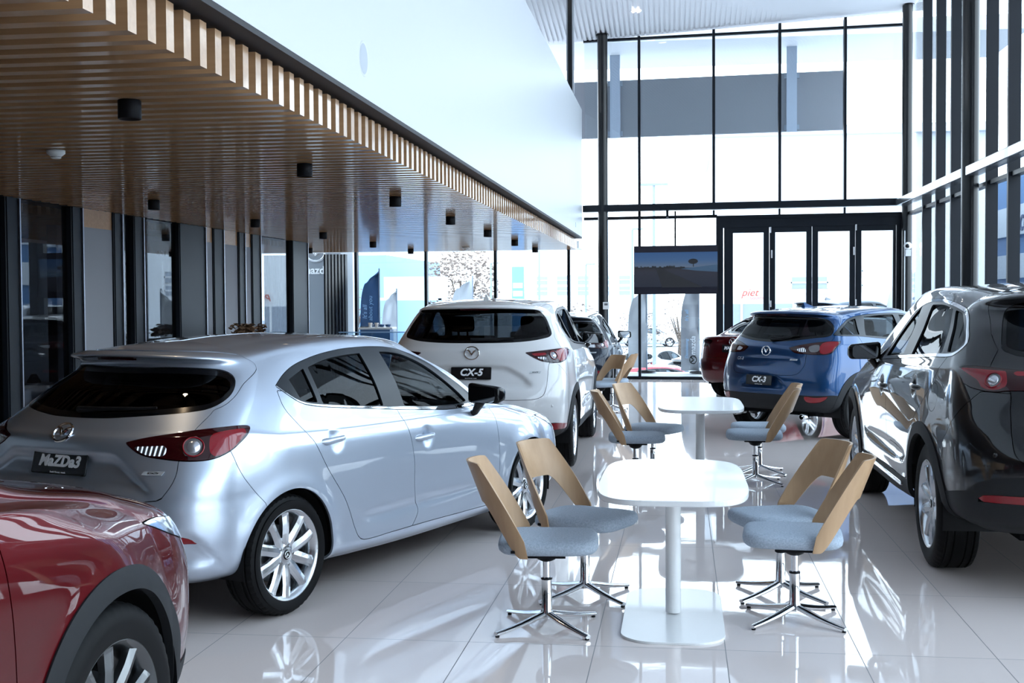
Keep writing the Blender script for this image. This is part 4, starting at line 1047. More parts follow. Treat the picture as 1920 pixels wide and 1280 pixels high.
MATS['soffit_timber'].node_tree.nodes['Principled BSDF'].inputs['Coat Roughness'].default_value = .09
WGLASS = glass_mat('window_glass', (.93, .96, .97), .75)
OGLASS = glass_mat('office_glass', (.55, .58, .62), 1.0)

# --- floor: polished 0.61 x 1.205 m tiles
def floor_mat():
    m = mat('polished_tile', (.60, .555, .535), .035, spec=.62); nt = m.node_tree; bs = nt.nodes['Principled BSDF']; L = nt.links
    tc = nd(m, 'ShaderNodeTexCoord'); sx = nd(m, 'ShaderNodeSeparateXYZ'); L.new(tc.outputs['Object'], sx.inputs[0])
    def M(op, a, b=None, c=None):
        n = nd(m, 'ShaderNodeMath'); n.operation = op
        for i, v in enumerate((a, b, c)):
            if v is None: continue
            if isinstance(v, (int, float)): n.inputs[i].default_value = v
            else: L.new(v, n.inputs[i])
        return n.outputs[0]
    def line(src, off, per, w):
        t = M('FRACT', M('DIVIDE', M('SUBTRACT', src, off-per/2), per))
        return M('LESS_THAN', M('ABSOLUTE', M('SUBTRACT', t, .5)), w/per/2)
    g = M('MAXIMUM', line(sx.outputs[0], .205, .611, .0045), line(sx.outputs[1], 6.99, 1.205, .0045))
    # each tile a hair different in tone and tilt
    cx = M('FLOOR', M('DIVIDE', M('SUBTRACT', sx.outputs[0], .205), .611)); cy = M('FLOOR', M('DIVIDE', M('SUBTRACT', sx.outputs[1], 6.99), 1.205))
    cmb = nd(m, 'ShaderNodeCombineXYZ'); L.new(cx, cmb.inputs[0]); L.new(cy, cmb.inputs[1])
    wn = nd(m, 'ShaderNodeTexWhiteNoise'); wn.noise_dimensions = '2D'; L.new(cmb.outputs[0], wn.inputs['Vector'])
    mixc = nd(m, 'ShaderNodeMix'); mixc.data_type = 'RGBA'
    mixc.inputs['A'].default_value = (.80, .70, .665, 1); mixc.inputs['B'].default_value = (.84, .735, .695, 1); L.new(wn.outputs['Value'], mixc.inputs['Factor'])
    mx2 = nd(m, 'ShaderNodeMix'); mx2.data_type = 'RGBA'; L.new(mixc.outputs['Result'], mx2.inputs['A']); mx2.inputs['B'].default_value = (.22, .21, .21, 1); L.new(g, mx2.inputs['Factor'])
    L.new(mx2.outputs['Result'], bs.inputs['Base Color'])
    rr = M('MULTIPLY_ADD', g, .5, .03); L.new(rr, bs.inputs['Roughness'])
    n = nd(m, 'ShaderNodeTexNoise'); n.inputs['Scale'].default_value = 7.; n.inputs['Detail'].default_value = 2.; L.new(tc.outputs['Object'], n.inputs['Vector'])
    b = nd(m, 'ShaderNodeBump'); b.inputs['Strength'].default_value = .12; b.inputs['Distance'].default_value = .0012; L.new(n.outputs['Fac'], b.inputs['Height'])
    L.new(b.outputs['Normal'], bs.inputs['Normal'])
    return m
struct(bx('floor', floor_mat(), -12, 4.75, -7, 26.6, -.12, 0))

FY = lambda x: 25.83-.085*(x+1.14)              # the front glazing line (slightly skewed)
FA = math.atan(-.085)
def fbox(mb, x0, x1, d0, d1, z0, z1, bev=0.):
    """box along the skewed front wall: x range measured along X, depth d behind/in front of the glazing line"""
    P = []
    for z in (z0, z1):
        for d in (d0, d1):
            for x in (x0, x1): P.append((x, FY(x)+d, z))
    mb.add(P, [(0, 2, 3, 1), (4, 5, 7, 6), (0, 1, 5, 4), (2, 6, 7, 3), (0, 4, 6, 2), (1, 3, 7, 5)])
    return mb
ZC = lambda x, y=25.8: 7.12+.038*(x+.85)+.15*max(0., min(25.8-y, 8.))     # the sloping high ceiling
# --- high ceiling: ribbed boards running towards the front glazing
b = MB(); V = []
for y in (-7, 17.8, 26.0):
    for x in (-12, 4.8): V.append((x, y if y < 20 else FY(x)+.12, ZC(x, y)+.03))
V += [(x, y, z+.2) for x, y, z in V]
b.add(V, [(0, 2, 3, 1), (2, 4, 5, 3), (6, 7, 9, 8), (8, 9, 11, 10), (0, 6, 8, 2), (2, 8, 10, 4), (1, 3, 9, 7), (3, 5, 11, 9)])
x = -6.0
while x < 4.7:
    y1 = FY(x)-.05
    for ya, yb in ((8, 17.8), (17.8, y1)):
        P = [(x, ya, ZC(x, ya)), (x+.055, ya, ZC(x+.055, ya)), (x+.055, yb, ZC(x+.055, yb)), (x, yb, ZC(x, yb))]
        P += [(px, py, pz+.035) for px, py, pz in P]
        b.add(P, [(0, 3, 2, 1), (0, 1, 5, 4), (1, 2, 6, 5), (2, 3, 7, 6), (3, 0, 4, 7)])
    x += .10
struct(b.build('ceiling', CEILW))
# roof overhang outside the glazing
struct(bx('trim_1', CEILW, -13, 7.0, 26.2, 29.2, 7.10, 7.40))
struct(bx('trim_2', CEILW, 4.85, 7.0, -7, 26.2, 8.6, 8.85))
# --- walls out of view behind and to the left
struct(bx('wall_back', BACKW, -12, 4.7, -7.2, -7, 0, 8.6))
struct(bx('wall_left', GREYW, -12.2, -12, -7, 27, 0, 7.2))
struct(bx('wall_right', BACKW, 4.60, 4.8, -7, -2.2, 0, 8.6))
# --- white bulkhead of the upper floor, its dark underside
b = MB(); b.box(-12, -2.03, -7, 25.55, 2.965, 5.605); struct(b.build('wall_upper', mat('bulkhead_white', (.53, .55, .57), .4)))
struct(bx('trim_3', mat('dark_soffit', (.018, .017, .02), .6), -12, -2.032, -7, 25.55, 2.935, 2.965))
# --- timber slat soffit
b = MB(); y = -2.89
while y < 25.5:
    b.box(-6.60 if y < 20.9 else -11.9, -2.135, y, y+.078, 2.705, 2.912); y += .182
struct(b.build('trim_4', SLAT))
b = MB(); y = 9.0
while y < 20.4:
    b.box(-11.9, -6.78, y, y+.078, 2.60, 2.69); y += .182
struct(b.build('trim_5', SLAT)); struct(bx('trim_6', mat('dark_soffit2', (.02, .018, .02), .6), -11.9, -6.78, 9, 20.5, 2.69, 2.93))
# canopy over the pavement outside the low front
struct(bx('trim_7', WPAINT, -12, -2.2, 26.75, 28.0, 2.80, 2.95))

# --- front glazing -------------------------------------------------------------
w1 = struct(empty('window_1'))
def mull(parent, x, z0, z1, w=.055, d=.16, name='mullion'): fbox(MB(), x-w/2, x+w/2, -d, .02, z0, z1).build(name, BFRAME, parent)
MX = [-.852, .67, 1.985, 3.258]
for x in MX: mull(w1, x, 3.62, ZC(x)-.02)
for x in (-7.06, -5.47, -3.93, -2.345): mull(w1, x, 0, 2.93, .06, .14)
for x in (-8.62, -10.2): mull(w1, x, 0, 2.93, .06, .14)
mull(w1, -.852, 0, 3.49); mull(w1, -.113, 2.7, 3.49, .035, .08)
for x in (.67, 1.985, 3.258): mull(w1, x, 3.37, 3.49, .04, .1)
fbox(MB(), -11.9, .72, -.10, .03, 0, .06).build('bottom_rail', BFRAME, w1)
fbox(MB(), -2.02, .74, -.08, .03, 3.335, 3.395).build('transom', BFRAME, w1)
fbox(MB(), -2.02, 4.45, -.06, .03, 7.05, 7.10).build('top_rail', BFRAME, w1)
xs = [-2.02]+MX+[4.45]
for a, c in zip(xs[:-1], xs[1:]):
    fbox(MB(), a+.02, c-.02, -.012, 0, 3.62, ZC(a)).build('pane', WGLASS, w1)
for a, c in ((-11.9, -10.2), (-10.2, -8.62), (-8.62, -7.06), (-7.06, -5.47), (-5.47, -3.93), (-3.93, -2.345), (-2.345, -.852)):
    fbox(MB(), a+.02, c-.02, -.012, 0, .05, 2.94 if c < -2 else 3.35).build('pane', WGLASS, w1)
fbox(MB(), -.83, .72, -.012, 0, .05, 3.35).build('pane', WGLASS, w1)
fbox(MB(), -2.02, 4.45, -.012, 0, 3.395, 3.50).build('pane', WGLASS, w1)
# --- steel columns and the horizontal beam
def column(x, y, r, z1, lab):
    b = MB(); b.lathe([(r, 0), (r, z1)], 40, Matrix.Translation((x, y, 0))); b.lathe([(r+.03, z1-.02), (r+.03, z1), (.001, z1)], 40, Matrix.Translation((x, y, 0)))
    b.lathe([(r+.025, 0), (r+.025, .02), (r, .02)], 40, Matrix.Translation((x, y, 0)))
    o = b.build('column', BSTEEL); tag(o, lab, None, None, 'structure'); return o
column(-1.60, 25.55, .105, ZC(-1.6, 25.5), 'slim black round steel column by the front glazing')
column(4.42, 25.12, .10, ZC(4.4, 25.1), 'black round steel column in the front right corner')
column(4.28, 19.15, .125, ZC(4.3, 19.1), 'black round steel column along the right glazing')
column(4.28, 13.2, .125, ZC(4.3, 13), 'black round steel column along the right glazing'); column(4.28, 7.2, .125, ZC(4.3, 7), 'black round steel column along the right glazing')
b = MB(); b.box(-2.13, -2.05, 23.5, 23.68, 5.605, ZC(-2.1, 23.6)); struct(b.build('column', BSTEEL))
b = MB(); b.box(-2.16, -2.13, 23.52, 23.66, 5.605, ZC(-2.1, 23.6)); b.box(-2.05, -2.02, 23.52, 23.66, 5.605, ZC(-2.1, 23.6)); struct(b.build('trim_8', mat('steel_grey', (.42, .44, .48), .4)))
b = MB(); fbox(b, -2.02, 4.42, -.42, -.22, 3.485, 3.62); fbox(b, .72, .82, -.3, -.0, 3.5, 3.6); fbox(b, -.3, -.25, -.3, 0, 3.35, 3.5); struct(b.build('beam', BFRAME))
b = MB(); b.box(4.18, 4.38, -2, 19.0, 3.46, 3.60, .01); b.box(4.18, 4.38, 19.3, 25.0, 3.46, 3.60, .01); struct(b.build('beam', mat('grey_steel', (.10, .11, .125), .22, coat=.4)))

# --- the folding doors -----------------------------------------------------------
d1 = struct(empty('door_1'))
b = MB(); fbox(b, .72, .86, -.12, .05, 0, 3.37); fbox(b, 4.25, 4.40, -.12, .05, 0, 3.37); fbox(b, .86, 4.25, -.12, .05, 3.12, 3.37); fbox(b, .72, 4.40, -.13, -.06, 3.30, 3.36); b.build('door_frame', BFRAME, d1)
LEAF = [(.88, 1.78, 1.058, 1.668), (1.79, 2.62, 1.901, 2.513), (2.63, 3.46, 2.743, 3.355), (3.47, 4.24, 3.582, 4.186)]
for i, (a, c, p0, p1) in enumerate(LEAF):
    b = MB(); fbox(b, a, p0, -.10, -.03, .02, 3.12); fbox(b, p1, c, -.10, -.03, .02, 3.12); fbox(b, p0, p1, -.10, -.03, 3.012, 3.12); fbox(b, p0, p1, -.10, -.03, .02, .25)
    lf = b.build('door_leaf', BFRAME, d1); fbox(MB(), p0-.01, p1+.01, -.07, -.06, .24, 3.02).build('pane', WGLASS, lf)
HW = mat('door_hardware', (.8, .8, .82), .25, .3)
for x, z, h in ((1.805, 3.06, .12), (1.83, 2.57, .16), (1.81, 1.56, .13), (3.475, 3.08, .12), (3.435, 2.61, .16), (3.475, 1.58, .12)):
    fbox(MB(), x-.014, x+.014, -.125, -.10, z-h/2, z+h/2).build('latch', HW, d1)

# --- right-hand glazing with deep black fins ------------------------------------
w2 = struct(empty('window_2'))
fy = 23.45; fins = []
while fy > -2.4: fins.append(fy); fy -= 1.19
for y in fins: MB().box(4.40, 4.56, y-.035, y+.035, 0, ZC(4.5, y)-.01).build('fin', BFRAME, w2)
ys = [25.25]+fins
for a, c in zip(ys[:-1], ys[1:]): MB().box(4.545, 4.557, c+.03, a-.03, .05, ZC(4.5, a)-.02).build('pane', WGLASS, w2)
MB().box(4.44, 4.56, -2.3, 25.2, 3.30, 3.36).build('transom', BFRAME, w2); MB().box(4.44, 4.58, -2.3, 25.2, 0, .06).build('bottom_rail', BFRAME, w2)
MB().box(4.44, 4.58, -2.3, 17.8, ZC(4.5, 0)-.05, ZC(4.5, 0)+.04).build('top_rail', BFRAME, w2)

# --- office partition on the left -------------------------------------------------
w3 = struct(empty('window_3'))
posts = [(8.2, 8.4), (9.8, 10.0), (11.30, 11.55), (12.62, 12.86), (13.62, 13.84), (14.16, 14.42), (15.52, 16.42), (16.72, 17.10), (17.72, 17.98), (18.30, 18.68), (20.30, 21.15)]
GLAZED = [(-3, 8.2), (8.4, 9.8), (10.0, 11.30), (11.55, 12.62), (13.84, 14.16), (14.42, 15.52), (18.68, 20.30)]
SOLID = [(12.86, 13.62), (16.42, 16.72), (17.10, 17.72), (17.98, 18.30)]
PANELW = mat('panel_grey', (.24, .25, .28), .6)
for a, c in posts:
    b = MB(); b.box(-6.70, -6.58, a, c, 0, 2.705, .008); b.box(-6.585, -6.57, a+.02, c-.05, 0, 2.70)
    po = b.build('post', BFRAME, w3)
    MB().box(-6.578, -6.555, c-.022, c, 0, 2.70).build('edge_strip', mat('brushed_steel', (.55, .56, .6), .3, 1.), po)
for a, c in GLAZED: MB().box(-6.645, -6.635, a, c, .05, 2.70).build('pane', OGLASS, w3)
for a, c in SOLID:
    MB().box(-6.66, -6.60, a, c, 0, 2.50).build('white_panel', PANELW, w3); MB().box(-6.66, -6.60, a, c, 2.50, 2.705).build('timber_panel', SLAT, w3)
MB().box(-6.68, -6.60, -3, 21.1, 0, .06).build('bottom_rail', BFRAME, w3)
struct(bx('wall_office_dark', DGREY, -7.62, -7.50, 14.0, 19.5, 0, 2.60)); struct(bx('wall_office_back', GREYW, -9.6, -9.5, -3, 20.5, 0, 2.60))
for word, yy, lab in (('INNOVATION', 15.35, 'first word of the black capital lettering high on the office wall behind glass'), ('DRIVEN', 17.22, 'second word of the black capital lettering high on the office wall behind glass')):
    MT = Matrix.Translation((-7.49, yy, 2.36)) @ Matrix(((0, 0, 1, 0), (1, 0, 0, 0), (0, 1, 0, 0), (0, 0, 0, 1)))
    tag(text_mesh('wall_lettering', word, .11, mat('lettering_dark', (.004, .004, .005), .5), None, MT, .004, 0, bold=.003, space=2.2), lab, 'lettering')
# louvre screens at the front, left of the entrance
for n_, (x0, x1) in enumerate(((-7.72, -7.27), (-9.12, -8.70))):
    o = tag(empty('louvre_screen', ((x0+x1)/2, FY(x0)-.25, 0)), ['vertical black louvre screen standing by the silver pylon and the first mullion', 'vertical black louvre screen seen through the office glass left of the thick black post'][n_], 'screen', 'louvre screens')
    k = 7
    for i in range(k):
        x = (i/(k-1)-.5)*(x1-x0)
        MB().box(x-.016, x+.016, -.09, .09, 0, 2.69).build('louvre', BFRAME, o)
    MB().box(-(x1-x0)/2-.016, (x1-x0)/2+.016, .07, .09, 0.02, .06).build('rail', BFRAME, o)
# ================================================================ FITTINGS AND FURNITURE
WARM = mat('lamp_warm', (.9, .8, .6), .4, emit=(1., .74, .48), es=14.); COOL = mat('lamp_cool', (.9, .9, .9), .4, emit=(1., .93, .85), es=14.)
BLKM = mat('matt_black', (.006, .006, .008), .5, spec=.2)
def spot(x, y, z, watts, col, size=100):
    l = bpy.data.lights.new('downlight_beam', 'SPOT'); l.energy = watts; l.color = col; l.spot_size = R_(size); l.spot_blend = .6; l.shadow_soft_size = .04
    o = bpy.data.objects.new('downlight_beam', l); COL.objects.link(o); o.location = (x, y, z)
DL = [(-2.86, 6.13, 'black cylinder downlight nearest the front edge of the picture, above the silver hatchback tail'), (-2.86, 9.15, 'black cylinder downlight above the roof of the silver hatchback, outer row'),
 (-2.86, 12.17, 'black cylinder downlight above the back of the white car'), (-2.86, 15.17, 'black cylinder downlight above the white car roof, fourth of the outer row'),
 (-2.86, 18.15, 'black cylinder downlight fifth along the outer row under the timber'), (-2.86, 21.17, 'black cylinder downlight sixth along the outer row, near the soffit end'), (-2.86, 24.18, 'black cylinder downlight last of the outer row before the front glass'),
 (-5.38, 12.06, 'black cylinder downlight nearest of the inner row, above the office posts'), (-5.38, 15.1, 'black cylinder downlight second of the inner row by the office partition'), (-5.38, 18.1, 'black cylinder downlight third of the inner row, before the thick end post'),
 (-5.38, 21.15, 'black cylinder downlight fourth of the inner row by the louvre screen'), (-5.38, 24.2, 'black cylinder downlight last of the inner row by the blue flag'), (-7.2, 23.3, 'black cylinder downlight in front of the round emblem of the silver pylon')]
dlp = None
for i, (x, y, lab) in enumerate(DL):
    z = 2.705
    if dlp is None:
        dlp = tag(empty('ceiling_downlight', (x, y, z)), lab, 'downlight', 'black cylinder downlights under the timber soffit')
        b = MB(); b.lathe([(.001, 0), (.057, 0), (.060, -.004), (.060, -.098), (.056, -.10), (.052, -.085), (.001, -.08)], 32); b.build('housing', BLKM, dlp)
        b = MB(); b.lathe([(.001, -.082), (.034, -.082)], 24); b.build('lamp', WARM, dlp)
        o = dlp
    else:
        o = copy_tree(dlp); o.location = (x, y, z); o['label'] = lab
    spot(x, y, z-.11, 9, (1, .76, .5))
# recessed lights in the high ceiling
rl = None
for (x, y, lab) in ((-.84, 23.3, 'round recessed ceiling light left of the dome, nearer the camera'), (-.87, 24.45, 'round recessed ceiling light left of the dome, nearer the front glass'), (1.38, 23.95, 'round recessed ceiling light between the dome and the right-hand column'), (3.55, 23.6, 'round recessed ceiling light nearest the right front corner column'), (-2.3, 22.6, 'round recessed ceiling light beside the top of the white bulkhead')):
    z = ZC(x, y)
    if rl is None:
        rl = tag(empty('recessed_light', (x, y, z)), lab, 'ceiling light', 'recessed lights in the high ceiling')
        b = MB(); b.lathe([(.10, .004), (.118, -.004), (.125, 0), (.128, .012)], 36); b.build('rim', WPAINT, rl); b = MB(); b.lathe([(.001, .0), (.10, .003)], 36); b.build('lamp', COOL, rl); o = rl
    else: o = copy_tree(rl); o.location = (x, y, z); o['label'] = lab
def smoke(x, y, z, lab, s=1., name='smoke_detector'):
    o = tag(empty(name, (x, y, z)), lab, 'smoke detector')
    b = MB(); b.lathe([(.001, 0), (.062*s, 0), (.062*s, -.022*s), (.045*s, -.036*s), (.036*s, -.042*s)], 32); b.build('base', mat('detector_white', (.72, .72, .72), .4), o)
    b = MB(); b.lathe([(.034*s, -.040*s), (.036*s, -.050*s), (.028*s, -.058*s), (.001, -.059*s)], 32); hd = b.build('sensor_head', mat('detector_white'), o)
    b = MB(); b.lathe([(.0345*s, -.044*s), (.037*s, -.046*s), (.0345*s, -.048*s)], 32); b.build('vent_slot', BLKM, hd); return o
smoke(-4.29, 8.03, 2.705, 'white smoke detector under the timber soffit above the silver hatchback'); smoke(-4.15, 23.6, 2.705, 'white smoke detector near the far end of the timber soffit', 1.2)
o = tag(empty('ceiling_dome', (.28, 22.9, ZC(.28, 22.9))), 'small grey dome fixed to the high ribbed ceiling', 'ceiling dome'); b = MB(); b.lathe([(.001, 0), (.075, 0), (.075, -.03), (.06, -.04)], 28); b.build('mount', WPAINT, o); b = MB(); b.lathe([(.058, -.04), (.052, -.075), (.03, -.098), (.001, -.105)], 28); b.build('dome', mat('dome_grey', (.35, .36, .38), .2), o)
# round speaker on the bulkhead
o = tag(empty('wall_speaker', (-2.03, 7.785, 3.214)), 'round white flush speaker on the white bulkhead', 'speaker')
MS = Matrix.Rotation(R_(90), 4, 'Y'); b = MB(); b.lathe([(.098, 0), (.112, .003), (.116, 0)], 48, MS); b.build('rim', mat('speaker_rim', (.58, .60, .62), .4), o); b = MB(); b.lathe([(.001, .002), (.098, .001)], 48, MS); b.build('grille', mat('speaker_grille', (.42, .45, .49), .6), o)
tag(bx('wall_tag', mat('tag_grey', (.6, .66, .72), .5), -2.032, -2.022, 23.9, 24.0, 3.08, 3.17), 'small grey tag at the far end of the white bulkhead', 'tag')
# television on the mullion
tv = tag(empty('television', (-.105, 25.50, 2.27), FA), 'black television hung on the front glazing showing a road', 'television')
W_, H_ = .862, .497
b = MB(); b.box(-W_, W_, .0, .06, -H_, H_, .006); b.build('casing', BLKM, tv)
scm = mat('tv_screen', (.01, .012, .02), .15, spec=.04)
def screen_nodes():
    nt = scm.node_tree; bs = nt.nodes['Principled BSDF']; L = nt.links
    tc = nd(scm, 'ShaderNodeTexCoord'); sx = nd(scm, 'ShaderNodeSeparateXYZ'); L.new(tc.outputs['Object'], sx.inputs[0])
    r = nd(scm, 'ShaderNodeValToRGB'); mr = nd(scm, 'ShaderNodeMapRange'); mr.inputs[1].default_value = -H_; mr.inputs[2].default_value = H_
    L.new(sx.outputs[2], mr.inputs[0]); L.new(mr.outputs[0], r.inputs[0]); cr = r.color_ramp
    cr.elements[0].position = .0; cr.elements[0].color = (.012, .012, .016, 1); cr.elements[1].position = 1.; cr.elements[1].color = (.012, .012, .016, 1)
    for p, c in ((.145, (.008, .008, .01)), (.15, (.022, .026, .035)), (.46, (.030, .033, .042)), (.52, (.03, .03, .034)), (.535, (.02, .024, .03)), (.55, (.10, .14, .20)), (.70, (.05, .105, .22)), (.862, (.035, .085, .20)), (.866, (.012, .012, .016))):
        e = cr.elements.new(p); e.color = (*c, 1)
    L.new(r.outputs[0], bs.inputs['Emission Color']); bs.inputs['Emission Strength'].default_value = 1.0
screen_nodes()
MB().box(-W_+.012, W_-.012, -.004, .0, -H_+.012, H_-.012).build('screen', scm, tv)
SV = lambda n, c: mat(n, c, .3, emit=c, es=.9)
pic = MB(); n_ = -.0055
pic.add([(-.40, n_, .035), (-.30, n_, .035), (.55, n_, -.36), (-.28, n_, -.36)], [(0, 1, 2, 3)]); pic.build('road_image', SV('tv_road', (.014, .015, .018)), tv)
pic = MB(); rnd = random.Random(3)
xx = -.85
while xx < .15: w_ = rnd.uniform(.03, .08); h_ = rnd.uniform(.02, .06); pic.add([(xx, n_, .03), (xx+w_, n_, .03), (xx+w_*.8, n_, .03+h_), (xx+w_*.2, n_, .03+h_)], [(0, 1, 2, 3)]); xx += w_*.8
pic.add([(.355+.10*math.cos(a), n_, .17+.055*math.sin(a)) for a in [k*.4 for k in range(16)]], [tuple(range(16))]); pic.add([(.35, n_, .06), (.37, n_, .06), (.37, n_, .17), (.35, n_, .17)], [(0, 1, 2, 3)])
pic.build('tree_image', SV('tv_tree', (.012, .013, .016)), tv)
pic = MB(); pic.add([(.10, n_-.0005, .02), (.85, n_-.0005, .10), (.85, n_-.0005, -.05), (.40, n_-.0005, -.02)], [(0, 1, 2, 3)]); pic.build('wall_image', SV('tv_wall', (.03, .055, .09)), tv)
MB().box(-.03, .03, .05, .16, -.2, .2).build('wall_bracket', BLKM, tv)
# thermostat on the slim column, camera on the corner column
o = tag(empty('thermostat', (-1.535, 25.435, 1.54)), 'small white thermostat panel on the slim black column', 'thermostat'); b = MB(); b.box(-.065, .065, -.03, 0, -.075, .075, .008); b.build('case', WPAINT, o); MB().box(-.035, .035, -.033, -.03, .005, .05).build('display', DGREY, o)
MB().box(-.04, .04, 0, .03, -.05, .05).build('back_plate', WPAINT, o)
o = tag(empty('security_camera', (4.40, 24.90, 2.68)), 'white round security camera on the front right corner column', 'security camera')
b = MB(); b.lathe([(.001, .075), (.045, .06), (.072, .02), (.075, -.02), (.05, -.06), (.001, -.078)], 32, Matrix.Translation((0, -.03, 0)) @ Matrix.Rotation(R_(90), 4, 'X')); b.build('housing', WPAINT, o)
b = MB(); b.lathe([(.001, .056), (.025, .053), (.04, .040)], 28, Matrix.Translation((-.02, -.055, -.005)) @ Matrix.Rotation(R_(90), 4, 'X')); b.build('lens', GLOSSBLK, o)
MB().box(-.045, .055, -.04, .05, -.20, -.075, .006).build('junction_box', mat('box_grey', (.6, .62, .64), .5), o); MB().box(-.06, -.045, .0, .04, -2.3, .30).build('conduit', mat('box_grey'), o)
# office desk, monitor, mouse seen through the partition
o = tag(empty('desk', (-7.55, 12.6, 0)), 'white office desk behind the glass partition', 'desk'); MB().box(-.35, .30, -.9, .8, .70, .735, .004).build('desk_top', WPAINT, o); MB().box(.24, .27, -.88, .78, .30, .70).build('modesty_panel', mat('desk_panel', (.55, .6, .68), .5), o)
for yy in (-.85, .75): MB().box(-.30, .24, yy-.02, yy+.02, 0, .70).build('leg', BLKM, o)
o = tag(empty('monitor', (-7.50, 12.95, .735)), 'black computer monitor on the white office desk', 'monitor'); MB().box(-.02, .02, -.21, .21, .07, .40, .005).build('casing', BLKM, o); MB().box(.0205, .023, -.195, .195, .085, .385).build('screen', mat('screen_blue', (.12, .2, .3), .2), o)
b = MB(); b.lathe([(.001, .012), (.09, .01), (.095, 0)], 28); b.build('foot', BLKM, o); MB().box(-.03, -.015, -.03, .03, .01, .2).build('stem', BLKM, o)
o = tag(empty('desk_phone', (-7.40, 13.25, .735)), 'black rounded phone on the white office desk', 'phone'); b = MB(); b.lathe([(.001, .07), (.05, .06), (.075, .03), (.08, 0)], 24); b.build('body', BLKM, o); b = MB(); b.tube([(0, -.08, .05), (0, -.04, .085), (0, .04, .085), (0, .08, .05)], .018, 8); b.build('handset', BLKM, o)
# dried leaves on a slim plinth
o = tag(empty('plinth', (-6.05, 16.6, 0)), 'slim dark plinth behind the silver hatchback', 'plinth'); MB().box(-.18, .18, -.75, .75, 1.12, 1.15, .004).build('top', BLKM, o); MB().box(-.14, .14, -.70, .70, 0, 1.12).build('body', DGREY, o)
def leaf_heap(name, x, y, z, w, n, seed, lab):
    r = random.Random(seed); b = MB()
    for i in range(n):
        a = r.uniform(0, 6.28); px = r.gauss(0, w*.25); py = r.gauss(0, w*.6); h = max(.012, .16*math.exp(-(py/w)**2*2)*r.uniform(.3, 1)); L = r.uniform(.05, .11)
        M = Matrix.Translation((px, py, h)) @ Matrix.Rotation(a, 4, 'Z') @ Matrix.Rotation(r.uniform(-1.0, 1.0), 4, 'X') @ Matrix.Rotation(r.uniform(-.7, .7), 4, 'Y')
        pts = [(-.5, 0, 0), (-.2, .22, .06), (.2, .2, .05), (.5, 0, -.03), (.2, -.2, .06), (-.2, -.22, .05), (0, 0, -.05)]
        V = [M @ Vector((p[0]*L, p[1]*L, p[2]*L)) for p in pts]; V2 = [v+Vector((0, 0, .0025)) for v in V]
        F = [(0, 1, 6), (1, 2, 6), (2, 3, 6), (3, 4, 6), (4, 5, 6), (5, 0, 6)]
        b.add(V2, F, True); b.add(V, [f[::-1] for f in F], True)
    o = b.build(name, mat('dried_leaf', (.19, .115, .07), .8)); o.location = (x, y, z); tag(o, lab, 'dried leaves', None, 'stuff')
leaf_heap('dried_leaves', -6.05, 16.55, 1.185, .28, 260, 1, 'heap of brown dried leaves behind the roof of the silver hatchback'); leaf_heap('dried_leaves', -6.05, 17.18, 1.185, .12, 50, 2, 'small second heap of brown dried leaves on the plinth')

# ---------------------------------------------------------------- tables and chairs
TWHITE = mat('table_white', (.86, .86, .86), .22, coat=.2)
def make_table(x, y, lab):
    t = tag(empty('table', (x, y, 0)), lab, 'table', 'white pedestal tables')
    b = MB(); b.prism(sellipse(.745, 1.50, 4.2, 96), .693, .72, bev=.006); b.build('table_top', TWHITE, t)
    b = MB(); b.lathe([(.001, .69), (.12, .69), (.12, .675), (.040, .67), (.040, .02), (.001, .02)], 40); b.build('post', TWHITE, t, sharp=40)
    b = MB(); b.prism(rrect(.51, 1.12, .17, 12), 0, .012, bev=.003); b.build('base_plate', TWHITE, t)
    return t
t1 = make_table(-.042, 6.40, 'white pedestal table nearest the camera between four chairs')
t2 = copy_tree(t1); t2.location = (.17, 11.08, 0); t2['label'] = 'white pedestal table behind the near one, beside the blue car'
t3 = copy_tree(t1); t3.location = (-1.85, 18.3, 0); t3['label'] = 'white pedestal table farthest away, hidden beside the white car'
def felt():
    m = mat('blue_grey_felt', (.40, .46, .53), .9, spec=.2); nt = m.node_tree; bs = nt.nodes['Principled BSDF']
    n, b = noise_bump(m, 260, .35, .002, 3); tc = [q for q in nt.nodes if q.type == 'TEX_COORD'][0]
    n2 = nd(m, 'ShaderNodeTexNoise'); n2.inputs['Scale'].default_value = 120; n2.inputs['Detail'].default_value = 4; nt.links.new(tc.outputs['Object'], n2.inputs['Vector'])
    r = nd(m, 'ShaderNodeValToRGB'); r.color_ramp.elements[0].position = .35; r.color_ramp.elements[1].position = .65; r.color_ramp.elements[0].color = (.34, .40, .475, 1); r.color_ramp.elements[1].color = (.46, .52, .60, 1)
    nt.links.new(n2.outputs['Fac'], r.inputs['Fac']); nt.links.new(r.outputs['Color'], bs.inputs['Base Color']); return m
OAK = wood_mat('oak_ply', (.52, .335, .195), (.43, .265, .145), .38, (14, 14, 1.6))
